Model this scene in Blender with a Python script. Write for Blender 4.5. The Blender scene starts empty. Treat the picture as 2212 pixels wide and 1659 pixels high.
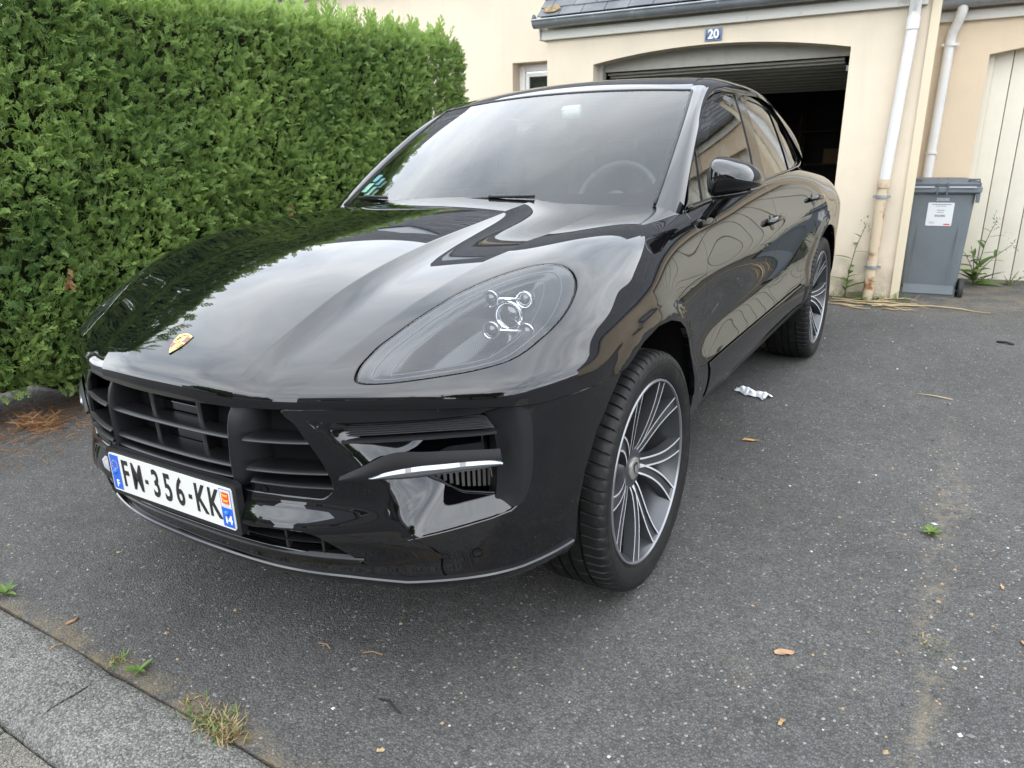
import bpy, bmesh, math, random
import numpy as np
from mathutils import Vector, Matrix
from mathutils.geometry import delaunay_2d_cdt
random.seed(7); RNG=np.random.default_rng(7)
scene=bpy.context.scene; COL=scene.collection
# ------------------------------------------------------------------ camera
def _cam():
    yaw,pit,rol=-0.567963,0.313074,-0.047686
    d=Vector((math.sin(yaw)*math.cos(pit),math.cos(yaw)*math.cos(pit),-math.sin(pit))); r=Vector((math.cos(yaw),-math.sin(yaw),0)); u=r.cross(d)
    r2=r*math.cos(rol)+u*math.sin(rol); u2=u*math.cos(rol)-r*math.sin(rol)
    M=Matrix((r2,u2,-d)).transposed().to_4x4(); M.translation=Vector((1.669282,-1.892649,1.314093))
    cd=bpy.data.cameras.new('camera'); c=bpy.data.objects.new('camera',cd); COL.objects.link(c); c.matrix_world=M
    cd.sensor_fit='HORIZONTAL'; cd.sensor_width=36; cd.lens=1546.891/2212*36; cd.clip_start=.05; cd.clip_end=900
    cd.dof.use_dof=True; cd.dof.focus_distance=2.0; cd.dof.aperture_fstop=9.0
    scene.camera=c
_cam()
# ------------------------------------------------------------------ sky, sun, exposure
SUN_EL,SUN_AZ=math.radians(58),math.radians(150)
def _world():
    w=bpy.data.worlds.new('World'); scene.world=w; w.use_nodes=True; nt=w.node_tree; N=nt.nodes; L=nt.links; N.clear()
    out=N.new('ShaderNodeOutputWorld'); bg=N.new('ShaderNodeBackground'); L.new(bg.outputs[0],out.inputs[0])
    sky=N.new('ShaderNodeTexSky'); sky.sky_type='NISHITA'; sky.sun_disc=False; sky.sun_elevation=SUN_EL; sky.sun_rotation=SUN_AZ
    tc=N.new('ShaderNodeTexCoord'); sep=N.new('ShaderNodeSeparateXYZ'); L.new(tc.outputs['Generated'],sep.inputs[0])
    mx=N.new('ShaderNodeMath'); mx.operation='MAXIMUM'; L.new(sep.outputs[2],mx.inputs[0]); mx.inputs[1].default_value=0.0
    ad=N.new('ShaderNodeMath'); ad.operation='ADD'; L.new(mx.outputs[0],ad.inputs[0]); ad.inputs[1].default_value=.22
    dv=N.new('ShaderNodeVectorMath'); dv.operation='DIVIDE'; L.new(tc.outputs['Generated'],dv.inputs[0]); L.new(ad.outputs[0],dv.inputs[1])
    def noise(sc,det,ro,dist,off):
        n=N.new('ShaderNodeTexNoise'); n.inputs['Scale'].default_value=sc; n.inputs['Detail'].default_value=det; n.inputs['Roughness'].default_value=ro; n.inputs['Distortion'].default_value=dist
        a=N.new('ShaderNodeVectorMath'); a.operation='ADD'; L.new(dv.outputs[0],a.inputs[0]); a.inputs[1].default_value=off; L.new(a.outputs[0],n.inputs['Vector']); return n
    n1=noise(.9,6,.52,.35,(3.1,1.7,.4)); n2=noise(2.6,5,.55,.6,(7.3,2.2,5.0))
    mixn=N.new('ShaderNodeMix'); mixn.data_type='FLOAT'; mixn.inputs[0].default_value=.38; L.new(n1.outputs['Fac'],mixn.inputs[2]); L.new(n2.outputs['Fac'],mixn.inputs[3])
    ramp=N.new('ShaderNodeValToRGB'); L.new(mixn.outputs[0],ramp.inputs[0]); e=ramp.color_ramp.elements
    e[0].position=.30; e[0].color=(.37,.42,.50,1); e[1].position=.62; e[1].color=(.97,1,1.03,1)
    m=ramp.color_ramp.elements.new(.46); m.color=(.66,.71,.775,1)
    cl=N.new('ShaderNodeVectorMath'); cl.operation='SCALE'; L.new(ramp.outputs[0],cl.inputs[0]); cl.inputs['Scale'].default_value=47.0
    mix=N.new('ShaderNodeMix'); mix.data_type='RGBA'; mix.inputs[0].default_value=.90; L.new(sky.outputs[0],mix.inputs[6]); L.new(cl.outputs[0],mix.inputs[7])
    L.new(mix.outputs[2],bg.inputs[0]); bg.inputs[1].default_value=.10
_world()
sd=bpy.data.lights.new('sun','SUN'); sd.energy=.6; sd.angle=math.radians(85); sd.color=(1,.97,.92)
so=bpy.data.objects.new('sun',sd); COL.objects.link(so)
# sky sun_rotation is measured from +Y towards +X
_sd=Vector((math.sin(SUN_AZ)*math.cos(SUN_EL),math.cos(SUN_AZ)*math.cos(SUN_EL),math.sin(SUN_EL)))
so.rotation_euler=_sd.to_track_quat('Z','Y').to_euler(); so.location=(0,0,20)
vs=scene.view_settings; vs.view_transform='Standard'; vs.look='None'; vs.gamma=1; vs.exposure=0.16; vs.use_curve_mapping=False
scene.render.engine='CYCLES'; cy=scene.cycles; cy.max_bounces=6; cy.diffuse_bounces=3; cy.glossy_bounces=4; cy.transmission_bounces=4; cy.transparent_max_bounces=10
# ------------------------------------------------------------------ car surfaces (fitted splines)
def _nat(t,y):
    # natural cubic spline second derivatives; y (n,...)
    n=len(t); A=np.zeros((n,n)); B=np.zeros((n,n)); h=np.diff(t)
    A[0,0]=A[-1,-1]=1
    for i in range(1,n-1):
        A[i,i-1]=h[i-1]; A[i,i]=2*(h[i-1]+h[i]); A[i,i+1]=h[i]
        B[i,i-1]=6/h[i-1]; B[i,i]=-6/h[i-1]-6/h[i]; B[i,i+1]=6/h[i]
    return np.linalg.solve(A,B)      # M: y -> y''
def _basis(t,q):
    t=np.asarray(t,float); q=np.asarray(q,float); M=_nat(t,None); i=np.clip(np.searchsorted(t,q,side='right')-1,0,len(t)-2)
    h=t[i+1]-t[i]; a=(t[i+1]-q)/h; b=1-a; W=np.zeros(q.shape+(len(t),)); k=np.arange(len(q))
    W[k,i]+=a; W[k,i+1]+=b
    W+=((a**3-a)*h*h/6)[:,None]*M[i]+((b**3-b)*h*h/6)[:,None]*M[i+1]
    return W
class Surf:
    def __init__(s,uk,vk,P,brk=(),sym=False,post=None,flip=1):
        s.flip=flip
        s.uk=np.array(uk,float); s.vk=np.array(vk,float); s.P=np.array(P,float); s.brk=[0]+list(brk)+[len(vk)-1]; s.sym=sym; s.post=post
    def wv(s,v):
        W=np.zeros((len(v),len(s.vk))); av=np.abs(v)
        for k in range(len(s.brk)-1):
            a,b=s.brk[k],s.brk[k+1]; last=k==len(s.brk)-2
            m=(av>=s.vk[a])&((av<s.vk[b])|last) if k else ((av<s.vk[b])|last)
            if not m.any(): continue
            if k==0 and s.sym:
                kn=np.concatenate([-s.vk[b:0:-1],s.vk[:b+1]]); w=_basis(kn,av[m]); nb=b
                ww=w[:,nb:].copy(); sg=w[:,:nb][:,::-1]
                W[np.ix_(m,range(0,b+1))]=ww; W2=np.zeros_like(W); W2[np.ix_(m,range(1,b+1))]=sg
                s._neg=W2 if not hasattr(s,'_t') else W2
                s._W2=W2
            else: W[np.ix_(m,range(a,b+1))]=_basis(s.vk[a:b+1],av[m])
        return W
    def __call__(s,u,v):
        u=np.atleast_1d(np.asarray(u,float)); v=np.atleast_1d(np.asarray(v,float)); s._W2=None
        Wu=_basis(s.uk,u); Wv=s.wv(v); W2=s._W2
        Q=np.einsum('ni,ijk->njk',Wu,s.P); R=np.einsum('nj,njk->nk',Wv,Q)
        if W2 is not None:
            m=np.einsum('nj,njk->nk',W2,Q); m[:,0]*=-1; R=R+m
        if s.post is not None: R=s.post(R,u,v)
        if s.sym: R[:,0]*=np.where(v<0,-1,1)
        return R
    def nrm(s,u,v,e=1e-4):
        v=np.atleast_1d(np.asarray(v,float)); u=np.atleast_1d(np.asarray(u,float))
        du=s(u+e,v)-s(u-e,v); dv=s(u,v+e)-s(u,v-e)
        n=np.cross(dv,du)*s.flip; return n/np.maximum(np.linalg.norm(n,axis=1),1e-12)[:,None]
VK=[0,.16,.33,.357,.47,.62,.72,.82,.91,1.0,1.12,1.30,1.40,1.50,1.56]
UK=[-.97,-.93,-.87,-.78,-.6,-.4,-.2,0,.2,.4,.65,1.1,1.65,2.2,2.6,3.0,3.4,3.7]
# per row: v0 v1 v2 v2b v3 v4 v5 v6 v7 v8 v9  then lower (x at z .64,.55,.44,.38) with y
N=[
 [(0,-.921,.772),(.135,-.920,.774),(.27,-.911,.778),(.295,-.906,.779),(.36,-.893,.781),(.435,-.872,.783),(.55,-.825,.785),(.68,-.764,.785),(.815,-.675,.781),(.90,-.575,.770),(.95,-.43,.766)],
 [(0,-.925,.805),(.135,-.923,.806),(.271,-.909,.807),(.296,-.904,.807),(.36,-.891,.808),(.438,-.868,.810),(.555,-.822,.812),(.687,-.760,.812),(.822,-.665,.813),(.905,-.555,.811),(.955,-.38,.795)],
 [(0,-.893,.854),(.14,-.890,.854),(.278,-.872,.853),(.303,-.867,.849),(.37,-.853,.846),(.458,-.832,.847),(.570,-.788,.849),(.70,-.724,.850),(.833,-.618,.850),(.909,-.50,.847),(.958,-.305,.822)],
 [(0,-.78,.923),(.15,-.78,.919),(.296,-.78,.907),(.321,-.776,.900),(.39,-.768,.891),(.49,-.76,.889),(.602,-.716,.893),(.722,-.642,.899),(.845,-.530,.899),(.913,-.42,.889),(.960,-.235,.842)],
 [(0,-.6,1.004),(.16,-.6,1.0),(.325,-.6,.989),(.35,-.597,.981),(.44,-.593,.971),(.551,-.60,.967),(.65,-.567,.968),(.755,-.488,.968),(.862,-.385,.957),(.920,-.285,.929),(.961,-.13,.855)],
 [(0,-.4,1.063),(.17,-.4,1.059),(.347,-.4,1.048),(.372,-.398,1.039),(.47,-.397,1.030),(.607,-.40,1.033),(.70,-.37,1.033),(.792,-.308,1.024),(.872,-.228,.995),(.92,-.155,.950),(.962,-.03,.862)],
 [(0,-.2,1.101),(.175,-.2,1.096),(.36,-.2,1.083),(.385,-.2,1.074),(.49,-.2,1.066),(.642,-.2,1.073),(.73,-.185,1.069),(.81,-.15,1.050),(.875,-.10,1.014),(.925,-.05,.959),(.962,.05,.864)],
 [(0,0,1.127),(.18,0,1.121),(.362,0,1.107),(.388,0,1.099),(.50,0,1.089),(.655,0,1.094),(.742,.005,1.089),(.82,.02,1.068),(.88,.05,1.028),(.925,.085,.965),(.957,.15,.864)],
 [(0,.2,1.146),(.18,.2,1.141),(.355,.2,1.129),(.381,.2,1.122),(.50,.2,1.108),(.648,.2,1.107),(.745,.2,1.101),(.82,.205,1.080),(.878,.22,1.037),(.92,.235,.968),(.946,.27,.862)],
 [(0,.4,1.160),(.175,.4,1.156),(.34,.4,1.147),(.366,.4,1.142),(.49,.4,1.127),(.635,.4,1.117),(.745,.4,1.108),(.817,.4,1.086),(.872,.405,1.043),(.912,.415,.968),(.935,.43,.860)],
 [(0,.65,1.172),(.17,.65,1.168),(.33,.65,1.160),(.356,.65,1.156),(.49,.65,1.142),(.635,.65,1.126),(.745,.65,1.116),(.812,.65,1.098),(.866,.65,1.050),(.905,.65,.968),(.926,.65,.860)],
 [(0,1.1,1.19),(.17,1.1,1.188),(.33,1.1,1.18),(.356,1.1,1.178),(.49,1.1,1.16),(.635,1.1,1.145),(.75,1.1,1.137),(.818,1.1,1.117),(.868,1.1,1.062),(.907,1.1,.972),(.927,1.1,.862)],
 [(0,1.65,1.2),(.17,1.65,1.2),(.33,1.65,1.195),(.356,1.65,1.192),(.49,1.65,1.18),(.635,1.65,1.165),(.755,1.65,1.157),(.824,1.65,1.136),(.872,1.65,1.08),(.912,1.65,.983),(.931,1.65,.868)],
 [(0,2.2,1.21),(.17,2.2,1.21),(.33,2.2,1.205),(.356,2.2,1.203),(.49,2.2,1.195),(.635,2.2,1.185),(.755,2.2,1.178),(.828,2.2,1.154),(.886,2.2,1.092),(.928,2.2,.992),(.944,2.2,.876)],
 [(0,2.6,1.21),(.17,2.6,1.21),(.33,2.6,1.205),(.356,2.6,1.203),(.49,2.6,1.195),(.63,2.6,1.185),(.74,2.6,1.178),(.82,2.6,1.152),(.90,2.6,1.085),(.946,2.6,.985),(.961,2.6,.876)],
 [(0,3.0,1.19),(.17,3.0,1.19),(.33,3.0,1.185),(.356,3.0,1.183),(.49,3.0,1.175),(.61,3.0,1.165),(.71,3.0,1.157),(.797,3.0,1.132),(.893,3.0,1.066),(.945,3.0,.972),(.962,3.0,.872)],
 [(0,3.4,1.15),(.17,3.4,1.15),(.33,3.4,1.145),(.356,3.4,1.143),(.46,3.4,1.135),(.57,3.4,1.125),(.66,3.4,1.117),(.75,3.4,1.09),(.86,3.4,1.03),(.92,3.4,.95),(.94,3.4,.866)],
 [(0,3.76,1.08),(.15,3.76,1.08),(.28,3.76,1.075),(.31,3.76,1.073),(.40,3.75,1.07),(.49,3.74,1.06),(.58,3.73,1.055),(.66,3.71,1.035),(.77,3.69,.985),(.83,3.67,.925),(.85,3.66,.86)],
]
LOW={0:[(.952,-.38),(.953,-.37),(.95,-.36),(.93,-.35)]}
LOWX=[(.95,.95,.945,.92)]*8+[(.942,.943,.937,.91),(.926,.940,.932,.905),(.905,.936,.926,.897),(.900,.935,.925,.895),(.902,.936,.926,.896),(.915,.94,.93,.9),(.95,.952,.945,.915),(.955,.955,.945,.92),(.93,.92,.90,.87),(.85,.84,.82,.8)]
ZL=(.65,.552,.44,.375)
P=[]
for i,r in enumerate(N):
    yb=r[-1][1]; row=[list(q) for q in r]
    for k in range(4): row.append([LOWX[i][k],yb+(0.02*(k+1) if i<7 else 0),ZL[k]])
    P.append(row)
def sstep(x): x=np.clip(x,0,1); return x*x*(3-2*x)
def arch(R,u,v):
    R=R.copy()
    for yc in(0.,2.807):
        d=np.hypot(R[:,1]-yc,R[:,2]-.395); w=sstep((.505-d)/.05)*np.where(np.abs(v)>.86,1,0)*sstep((np.abs(v)-.86)/.12)
        R[:,0]=R[:,0]+.011*w
    return R
BODY=Surf(UK,VK,P,brk=(2,5),sym=True,post=arch)
# bumper
BX=[0,.15,.30,.45,.56,.68,.80,.88,.93,.955,.963]
BT=[.80,.74,.66,.60,.55,.50,.45,.40,.34,.28]
BY=[[-.912,-.911,-.899,-.862,-.815,-.754,-.667,-.568,-.475,-.37,-.20],
    [-.924,-.922,-.908,-.870,-.822,-.763,-.677,-.578,-.483,-.37,-.20],
    [-.932,-.930,-.915,-.875,-.828,-.770,-.686,-.587,-.489,-.37,-.20],
    [-.933,-.930,-.914,-.874,-.829,-.772,-.691,-.593,-.493,-.37,-.20],
    [-.934,-.933,-.919,-.879,-.831,-.773,-.694,-.597,-.496,-.37,-.20],
    [-.945,-.945,-.943,-.902,-.846,-.777,-.696,-.600,-.498,-.37,-.20],
    [-.937,-.937,-.933,-.892,-.837,-.773,-.694,-.600,-.498,-.37,-.20],
    [-.905,-.903,-.890,-.855,-.815,-.762,-.690,-.597,-.495,-.37,-.20],
    [-.885,-.882,-.871,-.840,-.803,-.754,-.684,-.592,-.490,-.365,-.20],
    [-.85,-.847,-.838,-.812,-.78,-.735,-.668,-.578,-.478,-.355,-.20]]
BP=[[(BX[j],BY[i][j],BT[i]) for j in range(11)] for i in range(10)]
BV=[0,.15,.30,.457,.577,.713,.855,.985,1.098,1.215,1.385]
BUMP=Surf([-t for t in BT],BV,BP,sym=True,flip=-1)
# side glass  u=y v=z
GZ=[1.02,1.117,1.19,1.259,1.322,1.381,1.436,1.486,1.535,1.58]
GXf=[.838,.816,.795,.773,.752,.731,.711,.690,.667,.643]
GU=[.4,.8,1.2,1.6,2.0,2.4,2.8,3.2,3.5]
GPL=[0,.004,.006,.007,.004,-.004,-.02,-.05,-.085]
GLS=Surf(GU,GZ,[[(GXf[j]+GPL[i],GU[i],GZ[j]) for j in range(10)] for i in range(9)])
# windscreen u=t 0..1 v=s -1..1
def _wsrow(t):
    ye=.50+.72*t; xe=.739-.11*(ye-.5)/.5-.0*t; 
    xe=np.interp(ye,[.5,.6,.7,.8,.9,1.,1.1,1.2,1.22],[.739,.728,.715,.701,.686,.67,.652,.633,.629]); ze=np.interp(ye,[.5,.6,.7,.8,.9,1.,1.1,1.2,1.22],[1.089,1.155,1.219,1.281,1.341,1.399,1.455,1.509,1.519])
    yc=.27+.867*t; zc=1.085+.46*t+.075*t*(1-t)
    r=[]
    for s in(0,.25,.5,.75,1.0): r.append((xe*s,yc+(ye-yc)*s**2.2,zc+(ze-zc)*s**2.0))
    return r
WT=[0,.2,.4,.6,.8,1.0]
WSC=Surf(WT,[0,.25,.5,.75,1.0],[_wsrow(t) for t in WT],sym=True)
# rail / A pillar   u index, v 0 inner ..1 outer
RU=[.5,.7,.9,1.1,1.22,1.35,1.55,1.9,2.3,2.7,3.1,3.4]
RIN=[(.739,.5,1.089),(.715,.7,1.219),(.686,.9,1.341),(.652,1.1,1.455),(.627,1.225,1.521),(.600,1.35,1.563),(.585,1.55,1.592),(.575,1.9,1.598),(.560,2.3,1.578),(.540,2.7,1.535),(.51,3.1,1.47),(.48,3.4,1.405)]
ROUT=[(.846,.5,1.036),(.802,.7,1.187),(.759,.9,1.319),(.718,1.1,1.433),(.698,1.22,1.482),(.685,1.35,1.512),(.678,1.55,1.528),(.680,1.9,1.523),(.706,2.3,1.482),(.770,2.70,1.272),(.785,2.86,1.165),(.70,3.15,1.09)]
def _rrow(k):
    a=np.array(RIN[k]); b=np.array(ROUT[k]); o=[]
    n=np.cross(np.array([0,.9,.45]) if k<4 else np.array([0,1,0.]),b-a); n/=np.linalg.norm(n)
    if n[2]<0:n=-n
    for s,h in((0,0),(.25,.009),(.5,.0145),(.78,.0125),(1,0)):
        o.append(tuple(a+(b-a)*s+n*h*(1 if k<5 else 1.35 if k<8 else 1.4 if k==8 else 2.5 if k==9 else 2.0 if k==10 else 1.0)))
    return o
RAIL=Surf(RU,[0,.25,.5,.78,1.0],[_rrow(k) for k in range(len(RU))],flip=1)
# roof v 0 centre..1 rail inner
RFU=[1.137,1.2,1.32,1.55,1.9,2.3,2.7,3.1,3.4]
RFC=[(1.14,1.549),(1.2,1.575),(1.32,1.602),(1.55,1.622),(1.9,1.629),(2.3,1.612),(2.7,1.572),(3.1,1.51),(3.4,1.45)]
def _rf(k):
    u=RFU[k]; e=np.array([np.interp(max(u,1.225)+(.0 if u>1.3 else .0),[q[1] for q in RIN],[q[j] for q in RIN]) for j in range(3)])
    if u<1.225: e=np.array([.627-.02*0,1.228,1.523])+ (np.array([-.006,.03,.01])*(u-1.137)/.063)
    if k==2: e=np.array([.604,1.345,1.562])
    r=[]
    for s in(0,.3,.6,.85,1.0): r.append((e[0]*s,RFC[k][0]+(e[1]-RFC[k][0])*s**2.2,RFC[k][1]+(e[2]-RFC[k][1])*s**2.1))
    return r
ROOF=Surf(RFU,[0,.3,.6,.85,1.0],[_rf(k) for k in range(9)],sym=True)
DD={'HL':[(-0.8689,0.7107),(-0.8481,0.6992),(-0.818,0.6875),(-0.786,0.6801),(-0.7453,0.6738),(-0.7024,0.6757),(-0.6415,0.6798),(-0.5841,0.6863),(-0.53,0.6945),(-0.482,0.708),(-0.4378,0.726),(-0.3967,0.7488),(-0.3673,0.7716),(-0.3498,0.7972),(-0.3525,0.8221),(-0.3753,0.8465),(-0.4141,0.8685),(-0.4595,0.887),(-0.5121,0.9026),(-0.5919,0.9197),(-0.6765,0.9314),(-0.739,0.9319),(-0.7803,0.9255),(-0.8107,0.9174),(-0.8329,0.9053),(-0.8444,0.8898),(-0.8547,0.8691),(-0.8629,0.8424),(-0.8716,0.8075),(-0.8775,0.7802),(-0.8808,0.7566),(-0.8808,0.7329),(-0.8767,0.7192)],'CSEAM':[(0.063,1.1225),(0.1559,1.1105),(0.2888,1.101),(0.3997,1.0968),(0.5388,1.0966)],'DOORF':[(0.5657,1.1549),(0.5428,1.1011),(0.5759,1.0431),(0.591,1.0088),(0.5907,0.9745),(0.5833,0.9321),(0.5867,0.8863),(0.6069,0.8424),(0.6208,0.8238)],'GRL':[(-0.7678,0.3992),(-0.7609,0.4208),(-0.7542,0.4312),(-0.7402,0.4446),(-0.7178,0.4603),(-0.6983,0.474),(-0.6734,0.4899),(-0.6515,0.5008),(-0.6292,0.5098),(-0.61,0.5155),(-0.5957,0.5163),(-0.5848,0.5135),(-0.5748,0.5054),(-0.5666,0.4929),(-0.5635,0.4825),(-0.5634,0.4686),(-0.5656,0.4147),(-0.5666,0.3376),(-0.566,0.2795)],'IN_TOP':[(-0.7578,0.4644),(-0.7556,0.5292),(-0.7591,0.6271),(-0.7621,0.7219),(-0.765,0.8),(-0.7666,0.8393),(-0.7695,0.8678),(-0.7731,0.891),(-0.7741,0.9242),(-0.7633,0.9621)],'IN_OUT':[(-0.7479,0.9798),(-0.7182,0.9883),(-0.6511,0.992),(-0.6064,0.9903),(-0.5778,0.9855),(-0.5501,0.9755),(-0.5309,0.9581),(-0.5172,0.936),(-0.5072,0.8888)],'IN_BOT':[(-0.4974,0.8351),(-0.4819,0.7709),(-0.4691,0.7174),(-0.4565,0.6655)],'IN_LEFT':[(-0.4863,0.654),(-0.5275,0.6377),(-0.5762,0.6112),(-0.6183,0.5916),(-0.6633,0.5558),(-0.6942,0.5255),(-0.6991,0.5188),(-0.7316,0.4915)],'FIN_IN':[(-0.5072,0.8888),(-0.5271,0.8986),(-0.5557,0.9064),(-0.6006,0.9099),(-0.6674,0.9082),(-0.701,0.9028),(-0.7278,0.8958),(-0.749,0.8812),(-0.7601,0.8681),(-0.7652,0.8515)],'RIB_T':[(-0.7464,0.5005),(-0.751,0.616),(-0.7569,0.7219),(-0.7594,0.8001),(-0.759,0.8599),(-0.7493,0.879)],'RIB_B':[(-0.7174,0.5402),(-0.721,0.6148),(-0.7264,0.7218),(-0.7273,0.8006),(-0.7223,0.897)],'LEDGE':[(-0.703,0.5196),(-0.7049,0.5263),(-0.708,0.6142),(-0.7136,0.7215),(-0.7156,0.8006),(-0.7134,0.8993)],'BL_T':[(-0.6276,0.5365),(-0.6502,0.588),(-0.6847,0.6657),(-0.6865,0.7409),(-0.6848,0.8201),(-0.6778,0.9052)],'BL_B':[(-0.617,0.5352),(-0.6209,0.6077),(-0.6257,0.6239),(-0.627,0.6965),(-0.6353,0.779),(-0.6389,0.8397),(-0.6407,0.9076)],'LT_T':[(-0.6312,0.6109),(-0.6486,0.6547),(-0.6604,0.7092),(-0.6646,0.7601),(-0.6652,0.8401),(-0.6586,0.8953),(-0.6526,0.9076)],'LT_B':[(-0.6301,0.6108),(-0.6253,0.6261),(-0.627,0.6965),(-0.6353,0.779),(-0.6389,0.8397),(-0.6407,0.9076)],'VENT':[(-0.6262,0.705),(-0.5953,0.7362),(-0.5786,0.766),(-0.5702,0.7862),(-0.5616,0.8168),(-0.5587,0.8591),(-0.5551,0.9071),(-0.6375,0.9092)],'LOWT':[(-0.4182,0.1153),(-0.4942,0.2901),(-0.4997,0.3658),(-0.4939,0.4528),(-0.4664,0.4994),(-0.4065,0.5351),(-0.3576,0.5986)],'LEDGE2':[(-0.4182,0.1153),(-0.4252,0.2898),(-0.4062,0.408),(-0.3907,0.5469)],'PROJ':[(-0.6538,0.8489),(-0.5693,0.8433),(-0.5608,0.7852),(-0.7193,0.8463),(-0.7393,0.8968)],'BARS':[(-0.7002,0.1646),(-0.7009,0.2309),(-0.6262,0.1491),(-0.6285,0.2334),(-0.5965,0.1409),(-0.5987,0.2327),(-0.6998,0.2726),(-0.7017,0.3797),(-0.7048,0.4686),(-0.6255,0.2745),(-0.6267,0.3871),(-0.6299,0.5065),(-0.5934,0.2818),(-0.5934,0.3993),(-0.5939,0.5148),(-0.7688,0.2513),(-0.7253,0.2354),(-0.5952,0.2341),(-0.5798,0.2769)],'SENS':[(-0.4255,0.8411)],'SENS2':[(-0.5769,0.3284)],'LIPR':[(-0.3449,0.6637),(-0.3554,0.7589),(-0.3624,0.8273),(-0.367,0.8981),(-0.3698,0.9482),(-0.3768,1.0006),(-0.3905,1.1009)],'ARF':[(-0.4288,1.1141),(-0.3889,1.1014)],'W1':[(0.9328,1.3259),(1.0174,1.3731),(1.0958,1.4149),(1.207,1.4573),(1.3273,1.4886),(1.454,1.5081),(1.5761,1.5186),(1.6969,1.5207),(1.6811,1.4673),(1.6723,1.3924),(1.6596,1.3221),(1.6489,1.2474),(1.6306,1.1995),(1.5809,1.1251),(1.2192,1.1164),(0.8656,1.1075),(0.8809,1.179),(0.9078,1.2575)],'W0':[(0.8836,1.2978),(0.8043,1.2432),(0.7199,1.181),(0.6535,1.1067),(0.8219,1.109),(0.8308,1.1532),(0.8546,1.2128),(0.8776,1.2693)],'W2':[(1.8868,1.5072),(2.0838,1.4922),(2.2895,1.4654),(2.3113,1.4177),(2.3463,1.3362),(2.3779,1.2428),(2.3957,1.1483),(2.0682,1.1381),(1.8082,1.1325),(1.7988,1.1928),(1.8147,1.3115),(1.8231,1.4117),(1.8249,1.48)],'W3':[(2.3979,1.4472),(2.4724,1.4093),(2.5913,1.3352),(2.6732,1.2634),(2.7334,1.2009),(2.6505,1.1759),(2.4443,1.1515),(2.4472,1.2095),(2.4231,1.3046),(2.4057,1.393)],'FRB':[(0.1498,0.8135),(0.1464,0.8779),(0.1438,0.9244),(0.1566,0.9504),(0.202,0.9691),(0.2634,0.9768),(0.4886,0.9695),(0.7594,0.9655),(0.8537,0.9689),(0.8952,0.9653),(0.9194,0.9461),(0.9274,0.9088),(0.9359,0.7232),(0.9491,0.5237)],'SENSOR':[(0.9547,-0.1829),(0.8982,-0.1512),(0.8087,-0.1489),(0.7945,-0.126),(0.7855,-0.0711),(0.7796,0.05),(0.8036,0.1223),(0.8557,0.1282),(0.9357,0.1304),(0.9645,0.1037)],'MIRR':[(0.7855,-0.0711),(0.7239,-0.0479),(0.7041,-0.0256),(0.7035,0.0298),(0.7285,0.0457),(0.7796,0.05)],'TAG':[(0.8493,0.1969),(0.8947,0.185),(0.9127,0.2079),(0.907,0.2722),(0.8703,0.2968),(0.8367,0.2934)]}
# ------------------------------------------------------------------ materials
MATS={}
def _lin(c): return tuple(c)+(1,) if len(c)==3 else c
def mat(name,col,rough=.5,metal=0.,spec=.5,coat=0.,coatr=.03,bump=None,var=None,emis=None,ior=None,sheen=0,transl=0,coord='Object'):
    """bump=(scale,strength,dist) noise bump; var=(scale,colour2,lo,hi) noise mix to a second colour"""
    if name in MATS: return MATS[name]
    m=bpy.data.materials.new(name); m.use_nodes=True; nt=m.node_tree; N=nt.nodes; L=nt.links; b=N['Principled BSDF']
    b.inputs['Base Color'].default_value=_lin(col); b.inputs['Roughness'].default_value=rough; b.inputs['Metallic'].default_value=metal; b.inputs['Specular IOR Level'].default_value=spec
    b.inputs['Coat Weight'].default_value=coat; b.inputs['Coat Roughness'].default_value=coatr
    if ior: b.inputs['IOR'].default_value=ior
    tc=N.new('ShaderNodeTexCoord')
    if var:
        n=N.new('ShaderNodeTexNoise'); n.inputs['Scale'].default_value=var[0]; n.inputs['Detail'].default_value=6; n.inputs['Roughness'].default_value=.62; L.new(tc.outputs[coord],n.inputs['Vector'])
        r=N.new('ShaderNodeMapRange'); r.inputs[1].default_value=var[2]; r.inputs[2].default_value=var[3]; L.new(n.outputs['Fac'],r.inputs[0])
        x=N.new('ShaderNodeMix'); x.data_type='RGBA'; L.new(r.outputs[0],x.inputs[0]); x.inputs[6].default_value=_lin(col); x.inputs[7].default_value=_lin(var[1]); L.new(x.outputs[2],b.inputs['Base Color'])
    if bump:
        n=N.new('ShaderNodeTexNoise'); n.inputs['Scale'].default_value=bump[0]; n.inputs['Detail'].default_value=4; L.new(tc.outputs[coord],n.inputs['Vector'])
        bp=N.new('ShaderNodeBump'); bp.inputs['Strength'].default_value=bump[1]; bp.inputs['Distance'].default_value=bump[2]; L.new(n.outputs['Fac'],bp.inputs['Height']); L.new(bp.outputs[0],b.inputs['Normal'])
    MATS[name]=m; return m
def glassmat(name,tint,gain=1.0,rough=0.0,ior=1.52):
    if name in MATS: return MATS[name]
    m=bpy.data.materials.new(name); m.use_nodes=True; nt=m.node_tree; N=nt.nodes; L=nt.links; N.clear()
    o=N.new('ShaderNodeOutputMaterial'); mx=N.new('ShaderNodeMixShader'); t=N.new('ShaderNodeBsdfTransparent'); g=N.new('ShaderNodeBsdfGlossy'); f=N.new('ShaderNodeFresnel'); k=N.new('ShaderNodeMath')
    k.operation='MULTIPLY'; k.use_clamp=True; k.inputs[1].default_value=gain; f.inputs[0].default_value=ior; L.new(f.outputs[0],k.inputs[0]); L.new(k.outputs[0],mx.inputs[0])
    t.inputs[0].default_value=_lin(tint); g.inputs['Roughness'].default_value=rough; g.inputs[0].default_value=(1,1,1,1)
    L.new(t.outputs[0],mx.inputs[1]); L.new(g.outputs[0],mx.inputs[2]); L.new(mx.outputs[0],o.inputs[0]); MATS[name]=m; return m
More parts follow.
